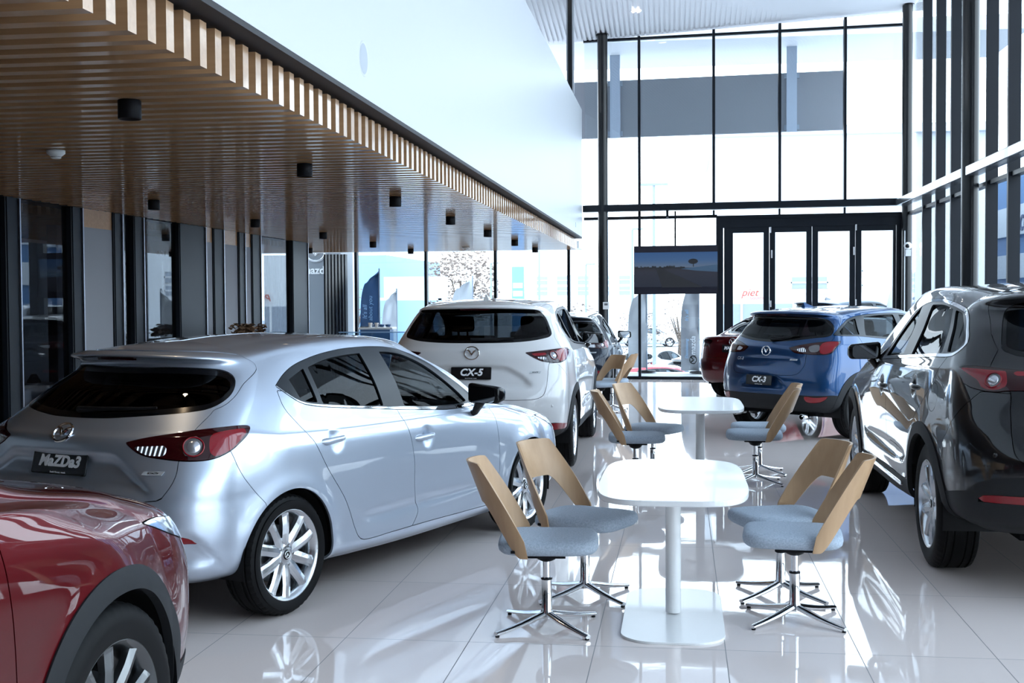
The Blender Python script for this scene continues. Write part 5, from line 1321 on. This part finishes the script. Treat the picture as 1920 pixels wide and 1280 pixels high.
def make_chair(lab):
    """faces +x, origin on the floor under the column"""
    c = tag(empty('chair'), lab, 'chair', 'swivel chairs with wooden shell backs')
    # seat cushion: pillowed rounded square
    N = 48; rings = []
    def outline(sx, e=4.2): return sellipse(.50*sx, .47*sx, e, N)
    prof = [(.02, .398), (.80, .398), (.93, .403), (.985, .416), (1.0, .434), (.985, .450), (.94, .463), (.82, .470), (.45, .473), (.02, .474)]
    V = []; F = []
    for s, z in prof: V += [(x+.012, y, z+.006*(x/.25)**2*(z > .44)) for x, y in outline(s)]
    for i in range(len(prof)-1):
        for k in range(N): F.append((i*N+k, i*N+(k+1) % N, (i+1)*N+(k+1) % N, (i+1)*N+k))
    F.append(tuple(range(N))[::-1]); F.append(tuple(range((len(prof)-1)*N, len(prof)*N)))
    b = MB(); b.add(V, F, True); st = b.build('seat', felt(), c)
    MB().box(-.165, -.135, -.236, -.233, .418, .432).build('seat_label', BLKM, st)
    # bent plywood shell: plan = half ellipse, pattern cut in (theta, v)
    def vhi(t):
        a = abs(t); h = .475
        if a > 46: h = .475-(.475-.085)*((a-46)/42)**1.05
        elif a > 36: h = .475-.004*((a-36)/10)**2
        return h
    def vlo(t):
        a = abs(t)
        if a < 24: return .262-.0*a
        return .262*(1-smooth01(np.array((a-24)/50.)))**1.0 if a < 74 else 0.
    def pos(t, v, off):
        th = R_(t); lean = .40
        A, B_ = .140+off, .246+off
        back = v*lean*(.55+.45*math.cos(th))
        return (-A*math.cos(th)-.075-back*.92+.0, B_*math.sin(th)*(1-.06*v/.47), .395+v*.955)
    ts = np.linspace(-88, 88, 89); K = 10; b = MB(); V = []; F = []
    nt_ = len(ts)
    for off in (0, .012):
        for t in ts:
            lo, hi = float(vlo(t)), vhi(t)
            for k in range(K+1): V.append(pos(t, lo+(hi-lo)*k/K, off))
    S_ = nt_*(K+1)
    for i in range(nt_-1):
        for k in range(K):
            a, d = i*(K+1)+k, (i+1)*(K+1)+k
            F.append((a, a+1, d+1, d)); F.append((S_+a, S_+d, S_+d+1, S_+a+1))
        for k, flip in ((0, 1), (K, 0)):
            a, d = i*(K+1)+k, (i+1)*(K+1)+k
            f = (a, d, d+S_, a+S_); F.append(f if not flip else f[::-1])
    for i, flip in ((0, 0), (nt_-1, 1)):
        for k in range(K):
            a = i*(K+1)+k; f = (a, a+1, a+1+S_, a+S_); F.append(f if not flip else f[::-1])
    b.add(V, F, True); b.build('shell_back', OAK, c, sharp=50)
    b = MB(); b.lathe([(.001, .398), (.075, .398), (.075, .385), (.045, .345), (.024, .335), (.001, .335)], 32); b.box(-.10, .10, -.20, .20, .388, .398); b.build('seat_mount', BLKM, c, sharp=40)
    b = MB(); b.lathe([(.019, .34), (.019, .245)], 24); b.lathe([(.026, .245), (.026, .09), (.034, .075), (.034, .05), (.001, .05)], 32); b.lathe([(.019, .255), (.0275, .252), (.0275, .240)], 24); b.build('column', CHROME, c, sharp=40)
    b = MB(); b.lathe([(.0275, .252), (.0285, .250), (.0285, .244), (.0275, .242)], 24); b.build('collar', BLKM, c)
    for k in range(4):
        a = R_(45+90*k); b = MB(); pts = []
        n = 7
        for i in range(n):
            t = i/(n-1); r = .02+.30*t; pts.append((r*math.cos(a), r*math.sin(a), .070-.053*t-.006*math.sin(t*math.pi)))
        b.tube(pts, [.023, .023, .022, .020, .018, .017, .0155], 10, flat=.62)
        lg = b.build('leg', CHROME, c, sharp=40)
        b = MB(); b.lathe([(.001, 0), (.010, 0), (.011, .007), (.001, .007)], 16, Matrix.Translation((.310*math.cos(a), .310*math.sin(a), 0))); b.build('glide', BLKM, lg)
    return c
CH = [(-.672, 6.10, 4, 'wooden-backed chair left of the near table, closest to the camera'), (-.530, 6.76, -24, 'wooden-backed chair left of the near table, the one farther back beside the silver car wheel'),
 (.575, 6.38, 176, 'wooden-backed chair right of the near table, closest to the camera'), (.546, 6.90, 200, 'wooden-backed chair right of the near table, the one farther back'),
 (-.40, 10.85, 3, 'wooden-backed chair left of the second table, nearer the camera'), (-.265, 11.62, -26, 'wooden-backed chair left of the second table, farther back with its shell turned to the camera'),
 (.66, 11.16, 178, 'wooden-backed chair right of the second table, nearer the camera'), (.735, 11.80, 183, 'wooden-backed chair right of the second table, just behind the nearer one'),
 (-1.15, 17.75, 222, 'wooden-backed chair beside the white car front wheel, its shell facing the camera'), (-1.03, 18.45, 172, 'wooden-backed chair in front of the black hatchback, seen edge-on')]
proto = None
for i, (x, y, a, lab) in enumerate(CH):
    if proto is None: proto = make_chair(lab); o = proto
    else: o = copy_tree(proto); o['label'] = lab
    o.location = (x, y, 0); o.rotation_euler = (0, 0, R_(a))
    for ch in o.children:
        if ch.name.startswith('leg'): ch.rotation_euler = (0, 0, -R_(a))       # the star base stays square to the table
# ================================================================ OUTSIDE
w = bpy.data.worlds.new('sky'); SC.world = w; w.use_nodes = True
nt = w.node_tree; bg = nt.nodes['Background']
tc = nt.nodes.new('ShaderNodeTexCoord'); sz = nt.nodes.new('ShaderNodeSeparateXYZ'); nt.links.new(tc.outputs['Generated'], sz.inputs[0])
rp = nt.nodes.new('ShaderNodeValToRGB'); nt.links.new(sz.outputs[2], rp.inputs[0])
rp.color_ramp.elements[0].position = 0.; rp.color_ramp.elements[0].color = (.84, .92, 1., 1); rp.color_ramp.elements[1].position = .8; rp.color_ramp.elements[1].color = (.62, .80, 1., 1)
nt.links.new(rp.outputs[0], bg.inputs[0]); bg.inputs[1].default_value = SKY
PAVE = mat('pavement', (.42, .42, .43), .8)
struct(bx('ground_outside', PAVE, -140, 140, 32.5, 220, -1.9, -1.65)); struct(bx('ground_beside', PAVE, 7.0, 140, -60, 32.5, -1.9, -1.65))
struct(bx('terrace', PAVE, -20, 7.0, 26.62, 28.7, -1.9, -.02)); struct(bx('terrace_wide', PAVE, 1.2, 7.0, 28.7, 32.5, -1.9, -.02)); struct(bx('ground_step', PAVE, -140, 1.2, 28.7, 32.5, -1.9, -1.65)); struct(bx('terrace_side', PAVE, 4.80, 7.0, -20, 26.62, -1.9, -.02))
GZ = -1.65
OW = mat('far_white', (.72, .74, .76), .7); OB = mat('far_blue', (.10, .22, .42), .6); OG = mat('far_window', (.30, .34, .40), .3); ORED = mat('far_red', (.45, .06, .03), .7); LEAF = mat('far_leaves', (.24, .185, .155), .9); BARK = mat('far_bark', (.12, .09, .07), .9); POLE = mat('far_pole', (.28, .33, .40), .5)
# hanging sunshade panel with two brackets
o = tag(empty('sunshade_panel', (.7, 27.45, 5.92), FA), 'long grey-blue panel hung outside the high glazing', 'panel')
MB().box(-3.2, 2.78, 0, .12, -.63, .63).build('sheet', mat('panel_grey', (.30, .36, .45), .45), o)
for x in (-2.15, 1.69):
    MB().box(x-.11, x+.11, -.10, 0, -.65, 1.2).build('hanger', mat('panel_post', (.40, .46, .56), .5), o)
    for z in (-.55, .55): MB().box(x-.16, x+.16, -.06, .0, z-.05, z+.05).build('bolt_plate', POLE, o)
# silver pylon sign with its emblem
o = tag(empty('pylon_sign', (-8.6, 29.0, 0)), 'tall silver pylon sign with a round chrome emblem', 'sign')
MB().box(-.48, .42, 0, .3, 0, 3.6, .02).build('body', mat('pylon_silver', (.30, .325, .355), .45, .3), o)
e = emblem_mb(.24, .026); e.v = [(x-.20, -.05-z, y+2.86) for x, y, z in e.v]; e.build('emblem', CHROME, o)
text_mesh('lettering', 'mazda', .26, mat('sign_white', (.95, .95, .95), .4), o, Matrix.Translation((-.20, -.02, 2.42)) @ Matrix.Rotation(R_(90), 4, 'X'), .02, bold=.006)
MB().box(.42, .72, -.02, .3, 0, 3.6).build('white_edge', OW, o)
# feather flags
def flag(x, y, w, h0, h1, m, lab, flip=False, texts=(), name='feather_flag'):
    zb = GZ if (y > 28.7 and x < 1.2) else 0.
    o = tag(empty(name, (x, y, zb)), lab, 'flag', 'feather flags outside the showroom'); h0 -= zb; h1 -= zb; n = 22; V = []; F = []
    r = random.Random(int(abs(x)*100))
    ph = r.uniform(0, 6)
    for i in range(n+1):
        t = i/n; z = h0+(h1-h0)*t
        lo = .0
        if t > .55: lo = w*(1-math.sqrt(max(0, 1-((t-.55)/.45)**2)))*.98
        for k in range(9):
            u = k/8; xx = lo+(w-lo)*u
            if flip: xx = w-xx
            yy = .035*math.sin(5*u+7*t+ph)+.02*math.sin(13*t-6*u)
            V.append((xx, yy, z+.28*w*math.sin((u-.5)*1.2)*(t > .9)))
    for i in range(n):
        for k in range(8): a = i*9+k; F.append((a, a+1, a+10, a+9))
    V2 = [(p[0], p[1]+.006, p[2]) for p in V]; b = MB(); b.add(V, F, True); b.add(V2, [f[::-1] for f in F], True); b.build('cloth', m, o)
    ex = w if not flip else 0
    b = MB(); b.tube([(ex, .01, 0), (ex, .01, h1+.05)], .018, 8); b.build('pole', POLE, o); b = MB(); b.lathe([(.001, .05), (.2, .04), (.22, 0)], 20, Matrix.Translation((ex, 0, 0))); b.build('foot', BLKM, o)
    for (txt, sz_, px, pz, tm) in texts:
        text_mesh('flag_text', txt, sz_, tm, o, Matrix.Translation((px, -.075, pz)) @ Matrix.Rotation(R_(90), 4, 'X') @ Matrix.Rotation(R_(90), 4, 'Z'), .002, .15)
    return o
FBLUE = mat('flag_blue', (.035, .10, .24), .7); FGREY = mat('flag_grey', (.36, .37, .40), .7); FWH = mat('flag_white', (.55, .57, .60), .7); FTX = mat('flag_letter', (.35, .6, .9), .6, emit=None); FTW = mat('flag_letter_white', (.9, .92, .95), .6)
flag(-7.32, 27.5, .46, .2, 2.36, FBLUE, 'blue feather flag with light lettering left of the white car', texts=(("It's all", .14, .14, 1.42, FTX), ('about you', .14, .27, 1.50, FTX)))
flag(-7.42, 30.0, .38, .2, 1.93, FWH, 'small white feather flag right of the blue one')
flag(-6.0, 31.8, .58, .2, 2.28, FWH, 'white feather flag above the white car roof, beside the tree')
flag(-1.2, 28.3, .42, .1, 1.95, FWH, 'white feather flag left of the television, behind the black hatchback mirror')
fm = flag(.0, 28.0, .40, .05, 2.1, FGREY, 'grey feather flag with emblem and lettering under the television', texts=(('mazda', .17, .27, .62, FTW), ("It's all", .11, .13, 1.30, FTX), ('Dandenong', .095, .13, .55, FTX)))
e = emblem_mb(.085, .008); Mx = Matrix.Rotation(R_(90), 4, 'Z'); e.v = [(.27+(Mx @ Vector(v)).x, -.08, .30+(Mx @ Vector(v)).y) for v in e.v]; e.build('emblem', FTW, fm)
flag(4.6, 28.6, .6, .2, 2.3, FWH, 'pale feather flag seen through the third door pane', name='feather_flag')
# counter with cups and bowls, glass balustrade, person
o = tag(empty('counter', (-6.02, 24.0, 0)), 'narrow white counter by the front glass', 'counter'); MB().box(-.36, .34, -.2, .2, 1.10, 1.14, .004).build('counter_top', WPAINT, o); MB().box(-.30, .28, -.15, .15, 0, 1.10).build('cabinet', mat('counter_blue', (.08, .16, .3), .5), o)
for i, (x, lab) in enumerate(((-6.165, 'left of the two small white cups on the counter'), (-6.035, 'right of the two small white cups on the counter'))):
    c = tag(empty('cup', (x, 23.95, 1.14)), lab, 'cup', 'cups on the counter'); b = MB(); b.lathe([(.028, 0), (.042, .09), (.039, .09), (.026, .006), (.001, .006)], 24); b.build('body', WPAINT, c); b = MB(); b.tube([(.04, 0, .07), (.062, 0, .06), (.06, 0, .035), (.036, 0, .03)], .005, 6); b.build('handle', WPAINT, c)
for i, (x, lab) in enumerate(((-5.93, 'left blue bowl on the counter'), (-5.80, 'right blue bowl on the counter'))):
    b = MB(); b.lathe([(.001, .004), (.04, .004), (.06, .055), (.056, .055), (.036, .010), (.001, .010)], 28); tag(b.build('bowl', mat('bowl_blue', (.03, .10, .25), .3), None, (x, 23.95, 1.14)), lab, 'bowl', 'bowls on the counter')
tag(bx('tray', BLKM, -6.36, -6.20, 23.88, 24.02, 1.14, 1.155, .003), 'small black tray at the left end of the counter', 'tray')
o = tag(empty('glass_balustrade', (-5.9, 23.4, 0)), 'low glass balustrade with a blue top rail in front of the counter', 'balustrade'); MB().box(-.75, .78, -.006, .006, .05, 1.05).build('glass_panel', glass_mat('balustrade_glass', (.80, .9, .97), .6), o); MB().box(-.76, .79, -.012, .012, 1.045, 1.065).build('top_rail', mat('rail_blue', (.30, .5, .75), .3), o)
for x in (-.6, .6): MB().box(x-.03, x+.03, -.03, .03, 0, .2).build('clamp', CHROME, o)
def person(x, y, h, rz):
    root = tag(empty('person', (x, y, 0), rz), 'standing person with dark hair, only the head visible behind the white car', 'person')
    k = h/1.72
    def skin(name, verts, edges, rad, m, sub=2):
        me = bpy.data.meshes.new(name); me.from_pydata([tuple(c*k for c in v) for v in verts], edges, [])
        o = bpy.data.objects.new(name, me); COL.objects.link(o); o.modifiers.new('s', 'SKIN'); 
        for i, r in enumerate(rad): me.skin_vertices[0].data[i].radius = (r[0]*k, r[1]*k) if isinstance(r, tuple) else (r*k, r*k)
        me.skin_vertices[0].data[0].use_root = True
        sb = o.modifiers.new('d', 'SUBSURF'); sb.levels = sub; sb.render_levels = sub
        dg = bpy.context.evaluated_depsgraph_get(); bpy.context.view_layer.update(); m2 = bpy.data.meshes.new_from_object(o.evaluated_get(bpy.context.evaluated_depsgraph_get()))
        bpy.data.objects.remove(o); m2.materials.clear(); m2.polygons.foreach_set('use_smooth', [True]*len(m2.polygons)); return link(name, m2, m, root)
    SK = mat('skin', (.50, .30, .22), .5)
    V = [(0, 0, .95), (0, 0, 1.12), (0, .01, 1.32), (0, .01, 1.44), (0, 0, 1.52), (0, -.015, 1.60), (0, -.02, 1.67), (.17, .01, 1.40), (.22, .02, 1.12), (.23, -.05, .88), (.23, -.08, .78), (-.17, .01, 1.40), (-.22, .02, 1.12), (-.23, -.05, .88), (-.23, -.08, .78),
         (.09, 0, .88), (.10, -.01, .50), (.10, .01, .08), (.10, -.12, .03), (-.09, 0, .88), (-.10, -.01, .50), (-.10, .01, .08), (-.10, -.12, .03)]
    E = [(0, 1), (1, 2), (2, 3), (3, 4), (4, 5), (5, 6), (3, 7), (7, 8), (8, 9), (9, 10), (3, 11), (11, 12), (12, 13), (13, 14), (0, 15), (15, 16), (16, 17), (17, 18), (0, 19), (19, 20), (20, 21), (21, 22)]
    Rr = [(.16, .11), (.15, .10), (.18, .11), (.10, .08), (.055, .055), (.075, .09), (.07, .085), .06, .045, .035, .03, .06, .045, .035, .03, .09, .06, .042, .04, .09, .06, .042, .04]
    skin('body', V, E, Rr, SK)
    skin('hair', [(0, .03, 1.55), (0, .02, 1.66), (0, -.01, 1.71)], [(0, 1), (1, 2)], [(.07, .06), (.088, .095), (.07, .075)], mat('hair_dark', (.02, .014, .012), .6))
    skin('shirt', [(0, 0, .92), (0, 0, 1.12), (0, .01, 1.32), (0, .01, 1.42), (.18, .01, 1.39), (.225, .02, 1.14), (-.18, .01, 1.39), (-.225, .02, 1.14)], [(0, 1), (1, 2), (2, 3), (3, 4), (4, 5), (3, 6), (6, 7)], [(.175, .125), (.165, .115), (.195, .125), (.11, .09), .072, .058, .072, .058], mat('shirt', (.05, .06, .1), .8))
    skin('trousers', [(0, 0, .93), (.09, 0, .86), (.10, -.01, .50), (.10, .01, .10), (-.09, 0, .86), (-.10, -.01, .50), (-.10, .01, .10)], [(0, 1), (1, 2), (2, 3), (0, 4), (4, 5), (5, 6)], [(.17, .12), .10, .072, .055, .10, .072, .055], mat('trousers', (.03, .03, .035), .8))
    b = MB()
    for s in (1, -1):
        b.lathe([(.001, .007), (.006, .005), (.009, 0)], 12, Matrix.Translation((s*.03*k, -.105*k, 1.625*k)) @ Matrix.Rotation(R_(90), 4, 'X'))
    b.build('eyes', BLKM, root)
    b = MB(); b.tube([(0, -.10*k, 1.625*k), (0, -.122*k, 1.59*k), (0, -.105*k, 1.582*k)], [.006, .012, .008], 8); b.build('nose', SK, root)
    b = MB(); b.tube([(-.022*k, -.103*k, 1.555*k), (0, -.108*k, 1.553*k), (.022*k, -.103*k, 1.555*k)], .005, 6); b.build('mouth', mat('lips', (.35, .14, .12), .5), root)
    for s in (1, -1):
        b = MB(); b.tube([(s*.078*k, 0, 1.64*k), (s*.088*k, .012*k, 1.62*k), (s*.078*k, .005*k, 1.585*k)], [.008, .012, .008], 8); b.build('ear', SK, root)
        for f, (dx, L) in enumerate(((-.025, .07), (-.009, .08), (.009, .075), (.025, .06))):
            b = MB(); b.tube([(s*.23*k, (-.08+dx)*k, .76*k), (s*.232*k, (-.085+dx)*k, (.76-L*.5)*k), (s*.225*k, (-.092+dx)*k, (.76-L)*k)], [.009, .0085, .006], 8); b.build('finger', SK, root)
        b = MB(); b.tube([(s*.22*k, -.11*k, .78*k), (s*.205*k, -.125*k, .74*k), (s*.20*k, -.13*k, .715*k)], [.011, .009, .007], 8); b.build('thumb', SK, root)
    return root
person(-5.70, 27.5, 1.655, R_(100))
# buildings, far things
def building(name, x0, x1, y, d, h, m, lab, wins=(), roof=None, wm=None, cat='building'):
    o = tag(empty(name, ((x0+x1)/2, y, GZ)), lab, cat); wins = [(a, b_, z0-GZ, z1-GZ) for a, b_, z0, z1 in wins]; h -= GZ; c = (x0+x1)/2; MB().box(x0-c, x1-c, 0, d, 0, h).build('wall', m, o)
    if roof: MB().box(x0-c-.3, x1-c+.3, -.3, d+.3, h, h+roof).build('roof', OW, o)
    for (a, b_, z0, z1) in wins:
        f = MB(); f.box(a-c, b_-c, -.06, .02, z0, z1); fo = f.build('window', wm or OG, o)
        fr = MB(); n = max(1, int((b_-a)/.9)); 
        for i in range(n+1):
            xx = a-c+(b_-a)*i/n; fr.box(xx-.04, xx+.04, -.09, -.05, z0, z1)
        fr.box(a-c, b_-c, -.09, -.05, (z0+z1)/2-.03, (z0+z1)/2+.03); fr.build('glazing_bars', OW, fo)
    return o
sb = building('shop_building', 1.2, 10.6, 45, 12, 7.5, OW, 'white shop building across the road behind the folding doors', wins=[(.25+1.0, 4.0, -.9, 1.5), (4.2, 5.6, .2, 1.5), (3.9, 4.7, 2.05, 2.45), (4.75, 5.2, 2.05, 2.45), (6.0, 6.4, 2.45, 2.85), (6.0, 6.4, 1.95, 2.32)], roof=.3)
text_mesh('shop_lettering', 'piet', .38, ORED, sb, Matrix.Translation((-3.45, -.1, 1.90-GZ)) @ Matrix.Rotation(R_(90), 4, 'X'), .01, .35); text_mesh('shop_lettering', 'GOURMET', .12, ORED, sb, Matrix.Translation((-3.15, -.1, 1.70-GZ)) @ Matrix.Rotation(R_(90), 4, 'X'), .01)
text_mesh('shop_lettering', 'Creative Cuisine', .17, mat('far_grey_text', (.35, .33, .33), .7), sb, Matrix.Translation((-1.1, -.1, 1.86-GZ)) @ Matrix.Rotation(R_(90), 4, 'X'), .01)
building('apartment_building', -11.5, -1.0, 92, 10, 3.6, OW, 'pale low apartment block far behind the white car', wins=[(-10.8+i*1.55, -9.9+i*1.55, z, z+.6) for i in range(6) for z in (2.1, 2.9)])
building('apartment_building', -17.5, -12.6, 96, 10, 2.3, OW, 'pale block with a band of windows behind the billboard', wins=[(-17.2, -14.8, 1.2, 1.9), (-14.6, -12.9, 1.2, 1.9)])
building('warehouse', -19.5, -14.6, 60, 14, 4.0, mat('warehouse_blue', (.20, .33, .52), .7), 'big plain blue warehouse behind the blue flag', wins=[])
rb = building('store_building', 12.5, 26, 40, 22, 6.2, OB, 'blue store building far right with a white name board', wins=[(13, 15.5, .3, 2.3), (16, 19, .3, 2.3)])
MB().box(-6.90, -6.80, 1, 18, 4.0-GZ, 5.1-GZ).build('name_board', OW, rb); MB().box(-6.85, -6.78, 1, 18, 2.4-GZ, 3.3-GZ).build('awning', OW, rb)
text_mesh('name_lettering', 'repco', 1.25, mat('repco_text', (.10, .12, .2), .6), rb, Matrix.Translation((-6.92, 7.6, 4.5-GZ)) @ Matrix(((0, 0, -1, 0), (-1, 0, 0, 0), (0, 1, 0, 0), (0, 0, 0, 1))), .02, .25)
o = tag(empty('billboard', (-11.6, 55, GZ)), 'pale billboard on posts behind the blue flag', 'billboard'); MB().box(-1.9, 1.05, 0, .2, 1.80-GZ, 2.80-GZ).build('board', mat('billboard_pale', (.46, .56, .64), .6), o); MB().box(-2.9, 1.05, .05, .25, 1.72-GZ, 1.84-GZ).build('frame', OW, o)
for x in (-1.5, .7): MB().box(x-.08, x+.08, .05, .2, 0, 1.8-GZ).build('post', POLE, o)
o = tag(empty('price_sign', (-7.96, 60, GZ)), 'blue and white petrol price sign above the white car roof', 'sign'); MB().box(-.30, .30, 0, .2, 0, 3.35-GZ).build('body', mat('price_blue', (.18, .42, .75), .5), o)
for z in (2.42-GZ, 2.02-GZ, 1.62-GZ): MB().box(-.24, .24, -.03, 0, z-.13, z+.13).build('price_panel', OW, o)
MB().box(-.17, .02, -.05, -.02, 1.52-GZ, 1.72-GZ).build('price_digit', POLE, o)
def lamp(x, y, h, lab, two=True):
    o = tag(empty('street_lamp', (x, y, GZ)), lab, 'street lamp', 'street lamps'); h -= GZ; b = MB(); b.tube([(0, 0, 0), (0, 0, h)], [.07, .045], 10); b.build('pole', POLE, o)
    for s in ((1, -1) if two else (1,)): MB().box(min(0, s*.45), max(0, s*.45), -.08, .08, h, h+.07).build('lamp_head', POLE, o)
lamp(-.86, 40, 5.35, 'twin-headed street lamp above the television'); lamp(-9.3, 60, 3.5, 'thin lamp pole left of the price sign', False); lamp(-6.9, 60, 4.6, 'plain pole just right of the price sign', False); lamp(-4.6, 60, 3.4, 'thin lamp pole over the pale apartment block', False); lamp(-1.95, 50, 4.5, 'thin lamp pole left of the slim black column', False)
def tree(x, y, h, r0, n, seed, lab, name='tree', z0=.35):
    o = tag(empty(name, (x, y, GZ)), lab, name, 'trees beyond the glass'); r = random.Random(seed); h -= GZ
    b = MB(); b.tube([(0, 0, 0), (.05, 0, h*.35), (-.1, 0, h*.7)], [r0*.1, r0*.07, r0*.03], 8)
    for k in range(5): a = r.uniform(0, 6.28); b.tube([(0, 0, h*.35), (r0*.4*math.cos(a), r0*.4*math.sin(a), h*.7)], [r0*.05, r0*.02], 6)
    b.build('trunk', BARK, o); b = MB()
    for i in range(n):
        while True:
            p = Vector((r.uniform(-1, 1), r.uniform(-1, 1), r.uniform(-1, 1)))
            if p.length < 1: break
        if p.length < .45 and r.random() < .7: p = p.normalized()*r.uniform(.5, 1)
        c = Vector((p.x*r0, p.y*r0, h*(.5+z0*.5)+p.z*h*(1-z0)*.5)); s = r.uniform(.05, .13)*r0*.55
        M = Matrix.Translation(c) @ Matrix.Rotation(r.uniform(0, 6.28), 4, 'Z') @ Matrix.Rotation(r.uniform(0, 3.1), 4, 'X')
        V = [M @ Vector(v) for v in ((-s, 0, 0), (0, s*.6, 0), (s, 0, 0), (0, -s*.6, 0), (0, 0, s*.35))]
        b.add(V, [(0, 1, 4), (1, 2, 4), (2, 3, 4), (3, 0, 4), (3, 2, 1, 0)])
    b.build('crown', LEAF, o)
tree(-11.1, 62, 4.6, 2.0, 1900, 4, 'big pale tree above the left of the white car roof', z0=.3)
tree(-4.9, 58, 1.6, 1.5, 700, 5, 'brown bush in front of the apartment block', 'bush', .0); tree(-1.9, 56, 1.5, 1.1, 550, 6, 'brown bush behind the white flag left of the television', 'bush', .0); tree(-13.4, 45, 1.4, 1.2, 400, 7, 'brown bush right of the blue flag', 'bush', 0.); tree(-14.2, 52, 2.6, 1.3, 500, 8, 'brown bush between the louvre screen and the blue flag', 'bush', .0); tree(-.1, 62, 1.9, 1.1, 420, 9, 'brown bush under the television', 'bush', 0.)
# ================================================================ CARS
SILVER = paint('silver', (.50, .56, .66), .80, .40); WHITEP = paint('white', (.66, .65, .655), 0, .3); REDP = paint('red', (.105, .0007, .0035), .80, .42)
BLUEP = paint('blue', (.007, .045, .135), .80, .38); GREYP = paint('grey', (.012, .012, .014), .80, .40); NAVYP = paint('navy', (.004, .007, .015), .6, .35, .55)
QQ = globals().get('QUAL', 1.0)
build_car('hatchback', HATCH, SILVER, 'silver hatchback with red and clear tail lamps, left of the chairs', (-2.856, 6.488), R_(69.48), q=QQ)
build_car('suv', SUV, WHITEP, 'white sport utility vehicle seen from behind, beyond the silver hatchback', (-1.945, 12.107), R_(89.9), q=QQ*.9)
build_car('suv', SUV, REDP, 'dark red sport utility vehicle cut off at the bottom left corner', (-2.808, .878), R_(85.6), q=QQ, style=(5, .80, True, .060))
build_car('suv', BIG, GREYP, 'large black-grey sport utility vehicle at the right edge', (2.445, 7.784), R_(90.33), q=QQ)
build_car('crossover', SMALL, BLUEP, 'small blue crossover with black wheel-arch trim, behind the big black-grey one', (1.474, 15.433), R_(47), q=QQ*.8)
build_car('sedan', SEDAN, REDP, 'dark red sedan half hidden behind the blue crossover', (1.372, 20.87), R_(53), q=QQ*.6)
build_car('hatchback', HATCH, NAVYP, 'black hatchback behind the white car, near the front glass', (-1.987, 20.26), R_(90), q=QQ*.6)
OCAR = paint('outside_white', (.75, .75, .76), 0, .3); OSIL = paint('outside_silver', (.5, .52, .55), .5, .3); ORD = paint('outside_red', (.4, .02, .03), 0, .3); ODK = paint('outside_dark', (.02, .03, .05), .4, .3)
def outside(spec, m, lab, O, a, z=-1.65): build_car('parked_car', spec, m, lab, O, R_(a), q=.38, detail=False, interior=False, z=z)
outside(HATCH, OCAR, 'white parked hatchback outside under the television, its tail turned to the glass', (-1.55, 46.5), 62)
outside(HATCH, OSIL, 'silver parked car behind the grey flag outside', (.2, 40.5), 60)
outside(HATCH, ORD, 'red parked car in the yard nearest the front glass', (-1.7, 35.2), 15)
outside(SUV, ODK, 'dark parked car outside beyond the doors, only its roof showing', (3.4, 30.6), 38, -.02)
outside(SEDAN, OSIL, 'silver parked car far across the yard under the television', (-3.6, 88.), 10)
outside(SUV, OCAR, 'white parked car far left behind the small white flag', (-19.5, 80.), 95)
outside(HATCH, ODK, 'dark parked car far left beside the white one', (-16.6, 82.), 95)
outside(SUV, OCAR, 'white parked car far behind the black hatchback', (-7.5, 80.), 170)
# ---------------------------------------------------------------- camera
def add_camera():
    F_, H_ = 2300., 1.64
    psi = math.atan2(1277.-960., F_); th = math.atan2(640.-(563.+317*.006), F_); roll = .006
    f = Vector((-math.sin(psi)*math.cos(th), math.cos(psi)*math.cos(th), -math.sin(th)))
    r0 = Vector((math.cos(psi), math.sin(psi), 0)); u0 = r0.cross(f)
    r = r0*math.cos(roll)-u0*math.sin(roll); u = r0*math.sin(roll)+u0*math.cos(roll)
    cam = bpy.data.cameras.new('camera'); cam.sensor_width = 36; cam.lens = 36*F_/1920; cam.clip_end = 500; cam.clip_start = .05
    o = bpy.data.objects.new('camera', cam); COL.objects.link(o)
    M = Matrix((r, u, -f)).transposed().to_4x4(); M.translation = (0, 0, H_); o.matrix_world = M
    SC.camera = o
add_camera()
vs = SC.view_settings; vs.view_transform = 'Standard'; vs.look = 'None'; vs.gamma = 1; vs.use_curve_mapping = False; vs.exposure = 0
